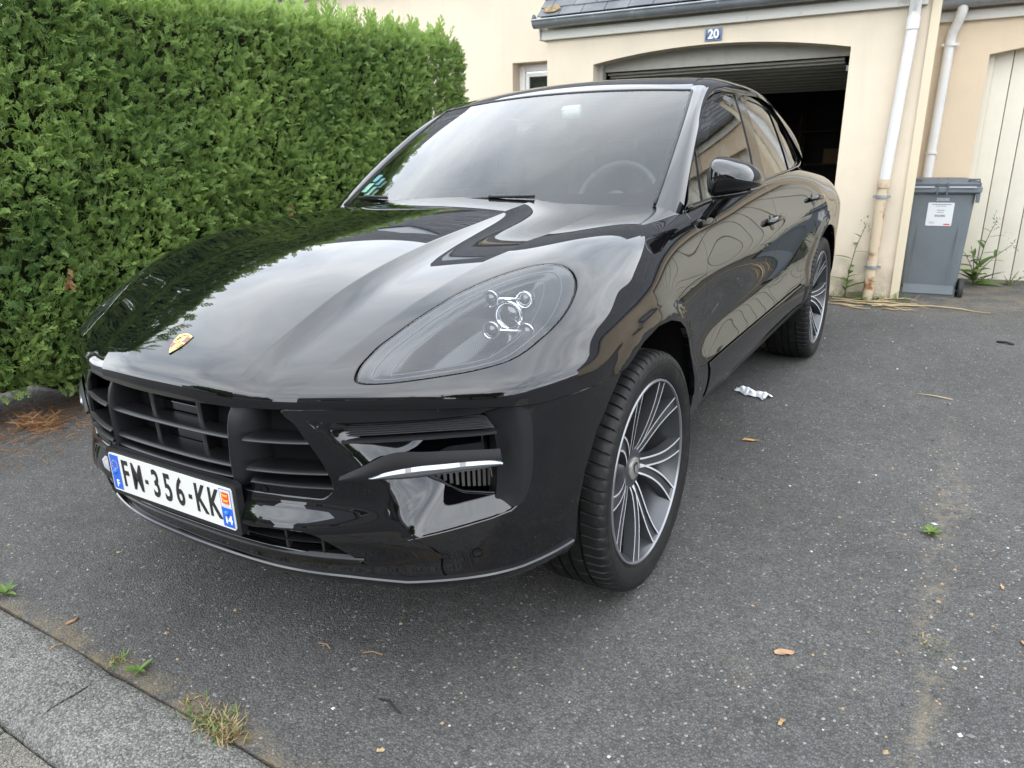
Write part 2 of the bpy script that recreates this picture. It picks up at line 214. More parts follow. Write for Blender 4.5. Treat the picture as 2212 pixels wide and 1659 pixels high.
PAINT=mat('black_paint',(.0022,.0022,.003),.35,0,.0,1.0,.006); MATS['black_paint'].node_tree.nodes['Principled BSDF'].inputs['Coat IOR'].default_value=1.67
GLOSS=mat('gloss_black_plastic',(.003,.003,.0035),.05,0,.45)
SATIN=mat('satin_black_plastic',(.009,.009,.010),.36,0,.4)
DARK=mat('dark_void',(.004,.004,.004),.8,0,.15)
LINER=mat('arch_felt',(.010,.010,.010),.9,0,.15); CARB=mat('cabin_dark',(.085,.085,.086),.6,0,.3,bump=(250,.15,.001))
RUBBER=mat('tyre_rubber',(.0075,.0075,.0075),.58,0,.28,bump=(300,.25,.0012),var=(30,(.026,.024,.022),.52,.80))
SEAL=mat('rubber_seal',(.006,.006,.006),.45,0,.4)
CHROME=mat('chrome',(.85,.86,.88),.06,1)
ALLOY=mat('machined_alloy',(.62,.63,.65),.30,.45)
ALGREY=mat('grey_alloy',(.075,.078,.083),.32,.6)
DISC=mat('brake_disc',(.25,.25,.25),.4,1)
GLASSW=glassmat('windscreen_glass',(.95,.985,.975),1.0)
GLASSS=glassmat('side_glass',(.68,.78,.73),1.3)
LENS=glassmat('lamp_lens',(.93,.95,.97),1.2)
HOUSING=mat('lamp_housing',(.026,.028,.032),.22,0,.5)
# ------------------------------------------------------------------ object helpers
def tag(o,label=None,cat=None,group=None,kind=None):
    if label:o['label']=label
    if cat:o['category']=cat
    if group:o['group']=group
    if kind:o['kind']=kind
    return o
def empty(name,loc=(0,0,0),rz=0):
    o=bpy.data.objects.new(name,None); o.empty_display_size=.2; COL.objects.link(o); o.location=loc; o.rotation_euler=(0,0,rz); return o
def meshobj(name,V,F,mats,parent=None,smooth=True,normals=None,mi=None,local=False):
    me=bpy.data.meshes.new(name); V=np.asarray(V,dtype=np.float64)
    me.from_pydata(V.tolist(),[],[tuple(int(i) for i in f) for f in F])
    for m in (mats if isinstance(mats,(list,tuple)) else [mats]): me.materials.append(m)
    if mi is not None: me.polygons.foreach_set('material_index',np.asarray(mi,dtype=np.int32))
    me.polygons.foreach_set('use_smooth',np.full(len(me.polygons),bool(smooth)))
    me.update()
    if normals is not None: me.normals_split_custom_set_from_vertices([tuple(n) for n in normals])
    o=bpy.data.objects.new(name,me); COL.objects.link(o)
    if parent is not None:
        o.parent=parent
        if not local: o.matrix_parent_inverse=PINV(parent)
    return o
def PINV(p):
    M=Matrix.Identity(4); q=p; chain=[]
    while q is not None: chain.append(q); q=q.parent
    for q in reversed(chain): M=M@q.matrix_parent_inverse@q.matrix_basis
    return M.inverted()
def bigmesh(name,V,T,mats,parent=None,smooth=False,mi=None,attr=None,local=False):
    me=bpy.data.meshes.new(name); V=np.ascontiguousarray(V,dtype=np.float32); T=np.ascontiguousarray(T,dtype=np.int32); k=T.shape[1]
    me.vertices.add(len(V)); me.vertices.foreach_set('co',V.ravel()); me.loops.add(T.size); me.loops.foreach_set('vertex_index',T.ravel())
    me.polygons.add(len(T)); me.polygons.foreach_set('loop_start',np.arange(0,T.size,k,dtype=np.int32)); me.polygons.foreach_set('loop_total',np.full(len(T),k,dtype=np.int32))
    for m in (mats if isinstance(mats,(list,tuple)) else [mats]): me.materials.append(m)
    if mi is not None: me.polygons.foreach_set('material_index',np.asarray(mi,dtype=np.int32))
    me.polygons.foreach_set('use_smooth',np.full(len(T),bool(smooth)))
    if attr:
        for an,av in attr.items():
            a=me.attributes.new(an,'FLOAT','POINT'); a.data.foreach_set('value',np.ascontiguousarray(av,dtype=np.float32))
    me.update(calc_edges=True); me.validate()
    o=bpy.data.objects.new(name,me); COL.objects.link(o)
    if parent is not None:
        o.parent=parent
        if not local: o.matrix_parent_inverse=PINV(parent)
    return o
class MB:
    def __init__(s): s.V=[]; s.F=[]; s.M=[]
    def add(s,V,F,m=0):
        b=len(s.V); s.V+= [tuple(v) for v in V]; s.F+=[tuple(i+b for i in f) for f in F]; s.M+=[m]*len(F)
    def box(s,c,sz,R=None,m=0,bev=0.0):
        x,y,z=[a/2 for a in sz]
        if bev<=0:
            V=[(-x,-y,-z),(x,-y,-z),(x,y,-z),(-x,y,-z),(-x,-y,z),(x,-y,z),(x,y,z),(-x,y,z)]; F=[(0,3,2,1),(4,5,6,7),(0,1,5,4),(1,2,6,5),(2,3,7,6),(3,0,4,7)]
        else:
            bm=bmesh.new(); bmesh.ops.create_cube(bm,size=1.0); bmesh.ops.scale(bm,vec=sz,verts=bm.verts); bmesh.ops.bevel(bm,geom=list(bm.edges),offset=bev,segments=2,affect='EDGES',profile=.6)
            bm.verts.ensure_lookup_table(); V=[tuple(v.co) for v in bm.verts]; F=[tuple(v.index for v in f.verts) for f in bm.faces]; bm.free()
        V=[(R@Vector(v) if R is not None else Vector(v))+Vector(c) for v in V]; s.add(V,F,m); return s
    def tube(s,pts,rad,n=8,m=0,caps=True):
        pts=[Vector(q) for q in pts]; rad=rad if hasattr(rad,'__len__') else [rad]*len(pts); V=[];F=[]; a=None
        for i,q in enumerate(pts):
            t=(pts[min(i+1,len(pts)-1)]-pts[max(i-1,0)]).normalized()
            if a is None: a=t.orthogonal().normalized()
            a=(a-t*a.dot(t)).normalized(); b=t.cross(a)
            for k in range(n): w=2*math.pi*k/n; V.append(q+(a*math.cos(w)+b*math.sin(w))*rad[i])
        for i in range(len(pts)-1):
            for k in range(n): F.append((i*n+k,i*n+(k+1)%n,(i+1)*n+(k+1)%n,(i+1)*n+k))
        if caps: F.append(tuple(range(n))[::-1]); F.append(tuple((len(pts)-1)*n+k for k in range(n)))
        s.add(V,F,m); return s
    def lathe(s,prof,n=48,axis='x',c=(0,0,0),m=0,close=False):
        V=[];F=[]; k=len(prof)
        for j in range(n):
            w=2*math.pi*j/n
            for (a,r) in prof:
                q=(a,r*math.cos(w),r*math.sin(w)); q=q if axis=='x' else (q[1],q[2],q[0]) if axis=='z' else (q[2],q[0],q[1]); V.append((q[0]+c[0],q[1]+c[1],q[2]+c[2]))
        for j in range(n):
            for i in range(k-1 if not close else k): i2=(i+1)%k; j2=(j+1)%n; F.append((j*k+i,j*k+i2,j2*k+i2,j2*k+i))
        s.add(V,F,m); return s
    def prism(s,poly,ax,t0,t1,m=0):
        """poly list of 2D (in plane), extruded along axis; ax 'x': poly=(y,z)  'y': poly=(x,z)  'z': poly=(x,y)"""
        def P(q,t): return (t,q[0],q[1]) if ax=='x' else (q[0],t,q[1]) if ax=='y' else (q[0],q[1],t)
        n=len(poly); V=[P(q,t0) for q in poly]+[P(q,t1) for q in poly]
        F=[tuple(range(n))[::-1],tuple(range(n,2*n))]+[(i,(i+1)%n,n+(i+1)%n,n+i) for i in range(n)]; s.add(V,F,m); return s
    def build(s,name,mats,parent=None,smooth=False,local=False,M=None,recalc=True):
        V=np.array([tuple(v) for v in s.V],dtype=float)
        if M is not None: V=np.array([tuple(M@Vector(v)) for v in V])
        o=meshobj(name,V,s.F,mats,parent,smooth,mi=s.M,local=local)
        if recalc:
            bm=bmesh.new(); bm.from_mesh(o.data); bmesh.ops.recalc_face_normals(bm,faces=bm.faces); bm.to_mesh(o.data); bm.free()
        if smooth=='auto': autosmooth(o)
        return o
def autosmooth(o,ang=35):
    me=o.data; me.polygons.foreach_set('use_smooth',np.full(len(me.polygons),True)); bm=bmesh.new(); bm.from_mesh(me)
    for e in bm.edges:
        if len(e.link_faces)==2 and e.calc_face_angle(0)>math.radians(ang): e.smooth=False
    bm.to_mesh(me); bm.free()
# ------------------------------------------------------------------ surface panels
def resample(poly,step,closed=True):
    P=np.array(poly,float); Q=[]; n=len(P)
    for i in range(n if closed else n-1):
        a,b=P[i],P[(i+1)%n]; k=max(1,int(np.ceil(np.linalg.norm(b-a)/step)))
        for j in range(k): Q.append(a+(b-a)*j/k)
    if not closed: Q.append(P[-1])
    return np.array(Q)
def smoothline(pts,step,closed=False):
    """Catmull-Rom through pts"""
    P=np.array(pts,float); n=len(P); Q=[]
    for i in range(n if closed else n-1):
        a=P[(i-1)%n] if closed or i>0 else 2*P[0]-P[1]; b=P[i]; c=P[(i+1)%n]; d=P[(i+2)%n] if closed or i+2<n else 2*P[-1]-P[-2]
        k=max(1,int(np.ceil(np.linalg.norm(c-b)/step)))
        for j in range(k):
            t=j/k; Q.append(.5*((2*b)+(-a+c)*t+(2*a-5*b+4*c-d)*t*t+(-a+3*b-3*c+d)*t**3))
    if not closed: Q.append(P[-1])
    return np.array(Q)
def inside(poly,pts):
    P=np.asarray(poly); x,y=pts[:,0],pts[:,1]; r=np.zeros(len(pts),bool); j=len(P)-1
    for i in range(len(P)):
        xi,yi=P[i]; xj,yj=P[j]
        if yi!=yj: r^=((yi>y)!=(yj>y))&(x<(xj-xi)*(y-yi)/(yj-yi)+xi)
        j=i
    return r
def mind(pts,line):
    d=np.full(len(pts),9.)
    for i in range(0,len(pts),4000): d[i:i+4000]=np.sqrt(((pts[i:i+4000,None,:]-line[None])**2).sum(2)).min(1)
    return d
def area(P): x,y=P[:,0],P[:,1]; return .5*np.sum(x*np.roll(y,-1)-np.roll(x,-1)*y)
def inset(P,d):
    """shift closed polygon inwards by d"""
    P=np.asarray(P); t=np.roll(P,-1,0)-np.roll(P,1,0); t/=np.maximum(np.linalg.norm(t,axis=1),1e-9)[:,None]; n=np.stack([-t[:,1],t[:,0]],1)*(1 if area(P)>0 else -1); return P+n*d
def cdt(outer,holes,us,vs,marg):
    loops=[outer]+holes; L=np.concatenate(loops)
    U,V=np.meshgrid(us,vs,indexing='ij'); G=np.stack([U.ravel(),V.ravel()],1)
    k=inside(outer,G)
    for h in holes: k&=~inside(h,G)
    G=G[k]; G=G[mind(G,L)>marg] if len(G) else G
    pts=np.concatenate([L,G]); E=[]; b=0
    for l in loops: E+=[(b+i,b+(i+1)%len(l)) for i in range(len(l))]; b+=len(l)
    r=delaunay_2d_cdt([Vector(q) for q in pts.tolist()],E,[],0,1e-7)
    vv=np.array([tuple(q) for q in r[0]]); T=np.array([f for f in r[2] if len(f)==3]); c=vv[T].mean(1); k=inside(outer,c)
    for h in holes: k&=~inside(h,c)
    return vv,T[k],loops
def panel(name,surf,outer,mats,parent,holes=(),du=.02,dv=.02,off=0.,flange=.016,rad=.002,extra_v=(),dfun=None,rim=True,marg=.45,extra_u=()):
    outer=np.asarray(outer); holes=[np.asarray(h) for h in holes]
    lo,hi=outer.min(0),outer.max(0); us=np.unique(np.concatenate([np.arange(lo[0]+du/2,hi[0],du),np.array(list(extra_u),float)])); vs=np.arange(lo[1]+dv/2,hi[1],dv)
    ev=[v for v in extra_v if lo[1]<v<hi[1]]
    for e in ev: vs=vs[np.abs(vs-e)>dv*.45]
    vs=np.sort(np.concatenate([vs,np.array(ev,float)])); vv,T,loops=cdt(outer,holes,us,vs,min(du,dv)*marg)
    X=surf(vv[:,0],vv[:,1]); Nn=surf.nrm(vv[:,0],vv[:,1]); sd=np.ones(len(vv))*off
    if dfun is not None: sd=sd+dfun(vv)
    X=X+Nn*sd[:,None]
    fn=np.cross(X[T[:,1]]-X[T[:,0]],X[T[:,2]]-X[T[:,0]]); fl=(fn*Nn[T].mean(1)).sum(1)<0; T[fl]=T[fl][:,::-1]
    if dfun is not None:    # normals from the displaced mesh
        fn=np.cross(X[T[:,1]]-X[T[:,0]],X[T[:,2]]-X[T[:,0]]); Nn=np.zeros_like(X)
        for k in range(3): np.add.at(Nn,T[:,k],fn)
        Nn/=np.maximum(np.linalg.norm(Nn,axis=1),1e-12)[:,None]
    V=X.tolist(); F=T.tolist(); NN=Nn.tolist()
    if rim:
        for li,l in enumerate(loops):
            l=np.asarray(l); sg=(1 if area(l)>0 else -1)*(1 if li==0 else -1)
            t=np.roll(l,-1,0)-np.roll(l,1,0); t/=np.maximum(np.linalg.norm(t,axis=1),1e-9)[:,None]; o2=np.stack([t[:,1],-t[:,0]],1)*sg
            P0=surf(l[:,0],l[:,1]); n0=surf.nrm(l[:,0],l[:,1]); P1=surf(l[:,0]+o2[:,0]*1e-3,l[:,1]+o2[:,1]*1e-3); o3=P1-P0
            e3=np.roll(P0,-1,0)-np.roll(P0,1,0); e3/=np.maximum(np.linalg.norm(e3,axis=1),1e-9)[:,None]
            o3-=n0*(o3*n0).sum(1)[:,None]; o3-=e3*(o3*e3).sum(1)[:,None]; o3/=np.maximum(np.linalg.norm(o3,axis=1),1e-9)[:,None]
            d0=off+(dfun(l) if dfun is not None else 0.); P0=P0+n0*(np.ones(len(l))*d0)[:,None]
            A=P0; B=P0+o3*rad-n0*rad; Cc=B-n0*flange; b=len(V); m=len(l)
            V+=A.tolist()+B.tolist()+Cc.tolist(); NN+=n0.tolist()+o3.tolist()+o3.tolist()
            for i in range(m):
                j=(i+1)%m
                for r_ in(0,1):
                    q=[b+r_*m+i,b+r_*m+j,b+(r_+1)*m+j,b+(r_+1)*m+i]
                    v0,v1,v2=[np.array(V[q[k]]) for k in(0,1,2)]
                    if np.dot(np.cross(v1-v0,v2-v0),np.array(NN[q[2]])+np.array(NN[q[0]]))<0: q=q[::-1]
                    F.append(q)
    return meshobj(name,V,F,mats,parent,True,normals=NN)
def gridobj(name,surf,us,vs,mats,parent,off=0.,dfun=None):
    U,V=np.meshgrid(us,vs,indexing='ij'); u,v=U.ravel(),V.ravel(); X=surf(u,v); n=surf.nrm(u,v); X=X+n*off
    a,b=len(us),len(vs); F=[]
    for i in range(a-1):
        for j in range(b-1): F.append((i*b+j,(i+1)*b+j,(i+1)*b+j+1,i*b+j+1))
    f0=F[len(F)//2]; c=np.cross(X[f0[1]]-X[f0[0]],X[f0[2]]-X[f0[0]])
    if c@n[f0[0]]<0: F=[f[::-1] for f in F]
    return meshobj(name,X,F,mats,parent,True,normals=n)
def uv_of(surf,y,z,u,v,side=1):
    """solve surf(u,v) for given y,z"""
    x=np.array([u,v],float)
    for k in range(40):
        P=surf(x[0],x[1])[0]; F=np.array([P[1]-y,P[2]-z]); e=1e-5
        J=np.stack([(surf(x[0]+e,x[1])[0][1:]-P[1:])/e,(surf(x[0],x[1]+e)[0][1:]-P[1:])/e],1)
        dx=-np.linalg.solve(J+1e-9*np.eye(2),F); m=np.abs(dx).max(); x=x+dx*min(1,.08/max(m,1e-9))
        if m<1e-6: break
    return x
def mir(P): P=np.array(P,float).copy(); P[:,1]*=-1; return P
def text_mesh(txt,size,extr=.0,bold=0.,sx=1.,align='CENTER'):
    cu=bpy.data.curves.new('txt','FONT'); cu.body=txt; cu.size=size; cu.extrude=extr; cu.offset=bold; cu.align_x=align; cu.align_y='CENTER'; cu.resolution_u=4
    o=bpy.data.objects.new('txt',cu); me=bpy.data.meshes.new_from_object(o); bpy.data.objects.remove(o); bpy.data.curves.remove(cu)
    me.transform(Matrix.Diagonal((sx,1,1,1))); return me
def place_text(name,txt,size,M,m,parent,bold=0.,sx=1.,extr=.0004,align='CENTER'):
    me=text_mesh(txt,size,extr,bold,sx,align); me.transform(M); me.materials.append(m); me.name=name; o=bpy.data.objects.new(name,me); COL.objects.link(o)
    if parent: o.parent=parent; o.matrix_parent_inverse=PINV(parent)
    return o
# ------------------------------------------------------------------ ground materials
def asphalt(name,base,scale,speck=1.0,sand=False,con=1.0):
    m=bpy.data.materials.new(name); m.use_nodes=True; nt=m.node_tree; N=nt.nodes; L=nt.links; b=N['Principled BSDF']; tc=N.new('ShaderNodeTexCoord'); P=tc.outputs['Object']
    def noise(sc,det=5,ro=.6):
        n=N.new('ShaderNodeTexNoise'); n.inputs['Scale'].default_value=sc; n.inputs['Detail'].default_value=det; n.inputs['Roughness'].default_value=ro; L.new(P,n.inputs['Vector']); return n.outputs['Fac']
    def math_(op,a,b_=None,cl=False):
        k=N.new('ShaderNodeMath'); k.operation=op; k.use_clamp=cl
        for i,q in enumerate((a,b_)):
            if q is None: continue
            if isinstance(q,(int,float)): k.inputs[i].default_value=q
            else: L.new(q,k.inputs[i])
        return k.outputs[0]
    def mr(v,a,c,lo=0,hi=1):
        r=N.new('ShaderNodeMapRange'); L.new(v,r.inputs[0]); r.inputs[1].default_value=a; r.inputs[2].default_value=c; r.inputs[3].default_value=lo; r.inputs[4].default_value=hi; return r.outputs[0]
    def mixc(f,a,c):
        x=N.new('ShaderNodeMix'); x.data_type='RGBA'
        if isinstance(f,float): x.inputs[0].default_value=f
        else: L.new(f,x.inputs[0])
        for i,q in((6,a),(7,c)):
            if isinstance(q,tuple): x.inputs[i].default_value=q+(1,)
            else: L.new(q,x.inputs[i])
        return x.outputs[2]
    wn=N.new('ShaderNodeTexNoise'); wn.inputs['Scale'].default_value=scale*.55; L.new(P,wn.inputs['Vector'])
    wa=N.new('ShaderNodeVectorMath'); wa.operation='MULTIPLY_ADD'; L.new(wn.outputs['Color'],wa.inputs[0]); wa.inputs[1].default_value=(.004,.004,.004); L.new(P,wa.inputs[2])
    v=N.new('ShaderNodeTexVoronoi'); v.inputs['Scale'].default_value=scale; L.new(wa.outputs[0],v.inputs['Vector'])
    sc=N.new('ShaderNodeSeparateColor'); L.new(v.outputs['Color'],sc.inputs[0])
    lum=math_('MULTIPLY',mr(sc.outputs[0],0,1,1-.35*con,1+.36*con),mr(noise(1.3,4),.3,.7,.82,1.2)); lum=math_('MULTIPLY',lum,mr(noise(14,5),.3,.7,.86,1.14))
    edge=mr(v.outputs['Distance'],.0,.55,1.12,.55); lum=math_('MULTIPLY',lum,edge)
    vm=N.new('ShaderNodeVectorMath'); vm.operation='SCALE'; vm.inputs[0].default_value=base; L.new(lum,vm.inputs['Scale'])
    c=vm.outputs[0]
    c=mixc(math_('MULTIPLY',mr(sc.outputs[1],.985-.008*speck,.992,0,1),.8),c,(.24,.235,.22)); c=mixc(math_('MULTIPLY',mr(sc.outputs[2],.965,.975),.55),c,(.13,.10,.07))
    if sand:   # sandy dirt in the joint along x=1.72 and thin brown dirt patches
        sp=N.new('ShaderNodeSeparateXYZ'); L.new(P,sp.inputs[0]); wob=math_('MULTIPLY',math_('SUBTRACT',noise(3.0,5),.5),.22)
        d=math_('ABSOLUTE',math_('ADD',math_('SUBTRACT',sp.outputs[0],1.735),wob)); 
        f=math_('MULTIPLY',mr(d,.065,.0),mr(noise(17,6,.75),.45,.62)); fy=mr(sp.outputs[1],2.2,.9); f=math_('MULTIPLY',f,fy)
        f2=math_('MULTIPLY',mr(noise(2.1,6,.66),.60,.74),mr(noise(40,4,.7),.40,.60)); f=math_('MAXIMUM',math_('MULTIPLY',f,.55),math_('MULTIPLY',f2,.35),True)
        c=mixc(f,c,(.19,.155,.105))
        d2=math_('ABSOLUTE',math_('ADD',math_('ADD',sp.outputs[1],1.10),math_('MULTIPLY',math_('SUBTRACT',noise(6,5),.5),.10))); f3=math_('MULTIPLY',mr(d2,.07,.0),mr(noise(11,5,.7),.38,.6)); c=mixc(math_('MULTIPLY',f3,.8),c,(.15,.115,.065))
        f4=math_('MULTIPLY',mr(sp.outputs[1],4.05,4.7),mr(noise(5,6,.7),.42,.6)); c=mixc(math_('MULTIPLY',f4,.6),c,(.16,.13,.09))
    L.new(c,b.inputs['Base Color']); b.inputs['Roughness'].default_value=.82; b.inputs['Specular IOR Level'].default_value=.35
    h=math_('ADD',math_('MULTIPLY',v.outputs['Distance'],-1.0),math_('MULTIPLY',noise(scale*.25,3),.6)); bp=N.new('ShaderNodeBump'); bp.inputs['Strength'].default_value=.55; bp.inputs['Distance'].default_value=.006; L.new(h,bp.inputs['Height']); L.new(bp.outputs[0],b.inputs['Normal'])
    return m
ASPH=asphalt('driveway_asphalt',(.097,.095,.091),165,.35,True,1.0); ROADM=asphalt('road_asphalt',(.066,.065,.063),120)
KERBM=asphalt('kerb_granite',(.185,.180,.166),190,.7,False,1.5); CONCM=asphalt('gutter_concrete',(.20,.186,.155),260,.4,False,1.6)
def sheet(name,x0,x1,y0,y1,z,m,label=None,nx=1,ny=1):
    xs=np.linspace(x0,x1,nx+1); ys=np.linspace(y0,y1,ny+1); V=[(x,y,z) for x in xs for y in ys]; F=[(i*(ny+1)+j,(i+1)*(ny+1)+j,(i+1)*(ny+1)+j+1,i*(ny+1)+j+1) for i in range(nx) for j in range(ny)]
    o=meshobj(name,V,F,m,None,False); o['kind']='structure'
    if label:o['label']=label
    return o
sheet('ground',-140,140,-140,140,-.06,ROADM,'grey asphalt road surface stretching away behind the kerb')
# driveway: a slab with a visible front edge
mb=MB(); mb.box((0,3.5,-.15),(14,9.22,.3)); dr=mb.build('driveway',ASPH); dr['kind']='structure'; dr['label']='worn dark asphalt driveway with pale stone flecks under the car'
for v in dr.data.vertices: v.co.z=min(v.co.z,0.0)
kerb=empty('kerb',(0,-1.23,0)); kerb['kind']='structure'; kerb['label']='row of grey granite kerb blocks between driveway and road'
def kerb_block(x0,x1,i):
    prof=[(-1.352,-.055),(-1.349,-.030),(-1.335,-.012),(-1.31,-.003),(-1.27,.003),(-1.2,.006),(-1.15,.005),(-1.125,.002),(-1.114,-.006),(-1.112,-.03),(-1.112,-.2),(-1.352,-.2)]
    n=14; V=[];F=[]; k=len(prof)
    for a in range(n+1):
        x=x0+(x1-x0)*a/n; e=.006 if a in(0,n) else 0
        for (y,z) in prof: V.append((x+.006*math.sin(y*40+i*2)*(1 if a in(0,n) else 0),y+.003*math.sin(x*9+i),z-e+.0015*math.sin(x*23+y*30)))
    for a in range(n):
        for j in range(k): F.append((a*k+j,a*k+(j+1)%k,(a+1)*k+(j+1)%k,(a+1)*k+j))
    F+= [tuple(range(k)),tuple(n*k+j for j in range(k))]
    o=MB(); o.add(V,F); o=o.build('kerb_block',KERBM,kerb,'auto')
for i in range(-4,5): kerb_block(-.187+i*1.0+.004,-.187+(i+1)*1.0-.004,i)
gut=empty('gutter',(0,-1.55,0)); gut['kind']='structure'; gut['label']='beige concrete gutter slabs below the kerb'
for i in range(-5,6):
    mb=MB(); mb.box((-.26+i*.9+.45,-1.555,-.095),(.892,.396,.12),bev=.004); mb.build('gutter_slab',CONCM,gut)
# ------------------------------------------------------------------ house frame
HG=Vector((1.01716,4.77883,0)); HX=Vector((.997267,.069631,-.024690)); HN=Vector((-.070106,.997360,-.018928)); HZ=Vector((.023307,.020607,.999516))
HM=Matrix((HX,HN,HZ)).transposed().to_4x4(); HM.translation=HG
def hp(a,d,z): return HM@Vector((a,d,z))
def wallmat(name,c0,c1,c2):
    """rough-cast render: broad tone drift, faint rain streaks, splashed earth near the ground, fine grain bump"""
    m=bpy.data.materials.new(name); m.use_nodes=True; nt=m.node_tree; N=nt.nodes; L=nt.links; b=N['Principled BSDF']; tc=N.new('ShaderNodeTexCoord'); P=tc.outputs['Object']; b.inputs['Roughness'].default_value=.92; b.inputs['Specular IOR Level'].default_value=.2
    def nz(sc,det=6,ro=.65,stretch=None):
        n=N.new('ShaderNodeTexNoise'); n.inputs['Scale'].default_value=sc; n.inputs['Detail'].default_value=det; n.inputs['Roughness'].default_value=ro
        if stretch: k=N.new('ShaderNodeVectorMath'); k.operation='MULTIPLY'; k.inputs[1].default_value=stretch; L.new(P,k.inputs[0]); L.new(k.outputs[0],n.inputs['Vector'])
        else: L.new(P,n.inputs['Vector'])
        return n.outputs['Fac']
    def mr(v,a,c,lo=0.,hi=1.):
        r=N.new('ShaderNodeMapRange'); L.new(v,r.inputs[0]); r.inputs[1].default_value=a; r.inputs[2].default_value=c; r.inputs[3].default_value=lo; r.inputs[4].default_value=hi; return r.outputs[0]
    def mul(a,c):
        k=N.new('ShaderNodeMath'); k.operation='MULTIPLY'; L.new(a,k.inputs[0]); L.new(c,k.inputs[1]); return k.outputs[0]
    def mix(f,a,c):
        x=N.new('ShaderNodeMix'); x.data_type='RGBA'; L.new(f,x.inputs[0])
        if isinstance(a,tuple): x.inputs[6].default_value=a+(1,)
        else: L.new(a,x.inputs[6])
        x.inputs[7].default_value=c+(1,); return x.outputs[2]
    c=mix(mr(nz(1.5),.4,.72),c0,c1); c=mix(mr(nz(1.,6,.7,(9,9,.55)),.56,.80,0,.38),c,c2); c=mix(mr(nz(38,3),.62,.72,0,.35),c,c1)
    sp=N.new('ShaderNodeSeparateXYZ'); L.new(P,sp.inputs[0]); c=mix(mul(mr(sp.outputs[2],.42,.02),mr(nz(6,6,.7),.36,.62,0,.8)),c,(.26,.225,.165))
    L.new(c,b.inputs['Base Color']); bp=N.new('ShaderNodeBump'); bp.inputs['Strength'].default_value=.4; bp.inputs['Distance'].default_value=.003; L.new(nz(170,4),bp.inputs['Height']); L.new(bp.outputs[0],b.inputs['Normal']); return m
WALL=wallmat('beige_render',(.645,.555,.43),(.565,.495,.39),(.47,.415,.33)); WALL2=wallmat('neighbour_render',(.615,.50,.36),(.54,.45,.335),(.45,.38,.29))
WHITEW=mat('white_painted_wood',(.60,.585,.53),.6,0,.4,var=(9,(.27,.25,.21),.60,.76))
ZINC=mat('zinc',(.30,.32,.34),.45,.5,.5,var=(7,(.20,.215,.23),.35,.7))
SLATE=mat('slate',(.075,.078,.086),.6,0,.4,bump=(60,.4,.002),var=(4,(.14,.14,.14),.42,.72))
LICHEN=mat('orange_lichen',(.30,.19,.07),.95,0,.1,bump=(140,.6,.003),var=(45,(.11,.105,.095),.42,.56))
PVC=mat('white_pvc',(.58,.57,.55),.35,0,.5,var=(3,(.49,.47,.44),.5,.8))
RUST=mat('rusted_cream_iron',(.49,.40,.28),.7,0,.3,var=(9,(.21,.085,.025),.50,.66),bump=(60,.3,.002))
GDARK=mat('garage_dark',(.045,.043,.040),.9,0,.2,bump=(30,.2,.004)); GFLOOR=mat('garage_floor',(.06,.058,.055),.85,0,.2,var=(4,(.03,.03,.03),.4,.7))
DOORG=mat('garage_door_grey',(.36,.345,.30),.55,0,.4,var=(12,(.30,.27,.22),.5,.8)); CREAM=mat('cream_door_paint',(.62,.58,.48),.55,0,.4,var=(3,(.55,.515,.43),.45,.8))
BLUEE=mat('blue_enamel',(.02,.055,.16),.25,0,.5,coat=.5); WHITEE=mat('white_enamel',(.78,.78,.75),.35)
PLAINW=mat('white_upvc',(.75,.75,.74),.35); PANE=mat('dark_pane',(.02,.022,.025),.03,0,.6,coat=1.)
def hbox(name,a0,a1,d0,d1,z0,z1,m,par,bev=0.): 
    mb=MB(); mb.box(((a0+a1)/2,(d0+d1)/2,(z0+z1)/2),(a1-a0,d1-d0,z1-z0),bev=bev); return mb.build(name,m,par,'auto' if bev else False,M=HM)
def arched_wall(name,a0,a1,o0,o1,zs0,zs1,zp,d0,d1,ztop,m,par):
    arc=[]; n=20; am=(o0+o1)/2
    for i in range(n+1):
        t=i/n; a=o0+(o1-o0)*t; arc.append((a,zs0+(zs1-zs0)*t+(zp-(zs0+zs1)/2)*4*t*(1-t)))
    poly=[(a0,-.4),(o0,-.4)]+arc+[(o1,-.4),(a1,-.4),(a1,ztop),(a0,ztop)]
    mb=MB(); mb.prism([(a,z) for a,z in poly],'y',d0,d1); return mb.build(name,m,par,False,M=HM)
def gutter(a0,a1,d,z,par,step=.36):
    prof=[]
    for k in range(9): w=math.pi+math.pi*k/8; prof.append((.062*math.cos(w),.062*math.sin(w)))
    V=[];F=[]; n=len(prof)
    for a in(a0,a1):
        for (x,z_) in prof: V.append((a,d+x,z+z_))
        for (x,z_) in prof: V.append((a,d+x*.93,z+z_*.93+.003))
    N2=2*n
    for k in range(n-1): F+=[(k,k+1,N2+k+1,N2+k),(n+k,N2+n+k,N2+n+k+1,n+k+1)]
    F+=[(0,N2,N2+n,n),(n-1,2*n-1,N2+2*n-1,N2+n-1)]
    mb=MB(); mb.add(V,F); mb.lathe([(0,.0),(0,.062)],16,'x',(a0+.002,d,z)); V2=mb.V
    mb.tube([(a0,d-.064,z+.003),(a1,d-.064,z+.003)],.009,8)
    g=mb.build('gutter',ZINC,par,'auto',M=HM)
    a=a0+.25
    while a<a1:
        mb=MB()
        for k in range(8):
            w0=math.pi+math.pi*k/8; w1=math.pi+math.pi*(k+1)/8
            mb.add([(a-.012,d+.066*math.cos(w0),z+.066*math.sin(w0)),(a+.012,d+.066*math.cos(w0),z+.066*math.sin(w0)),(a+.012,d+.066*math.cos(w1),z+.066*math.sin(w1)),(a-.012,d+.066*math.cos(w1),z+.066*math.sin(w1))],[(0,1,2,3)])
        mb.build('gutter_bracket',ZINC,g,False,M=HM); a+=step
    return g
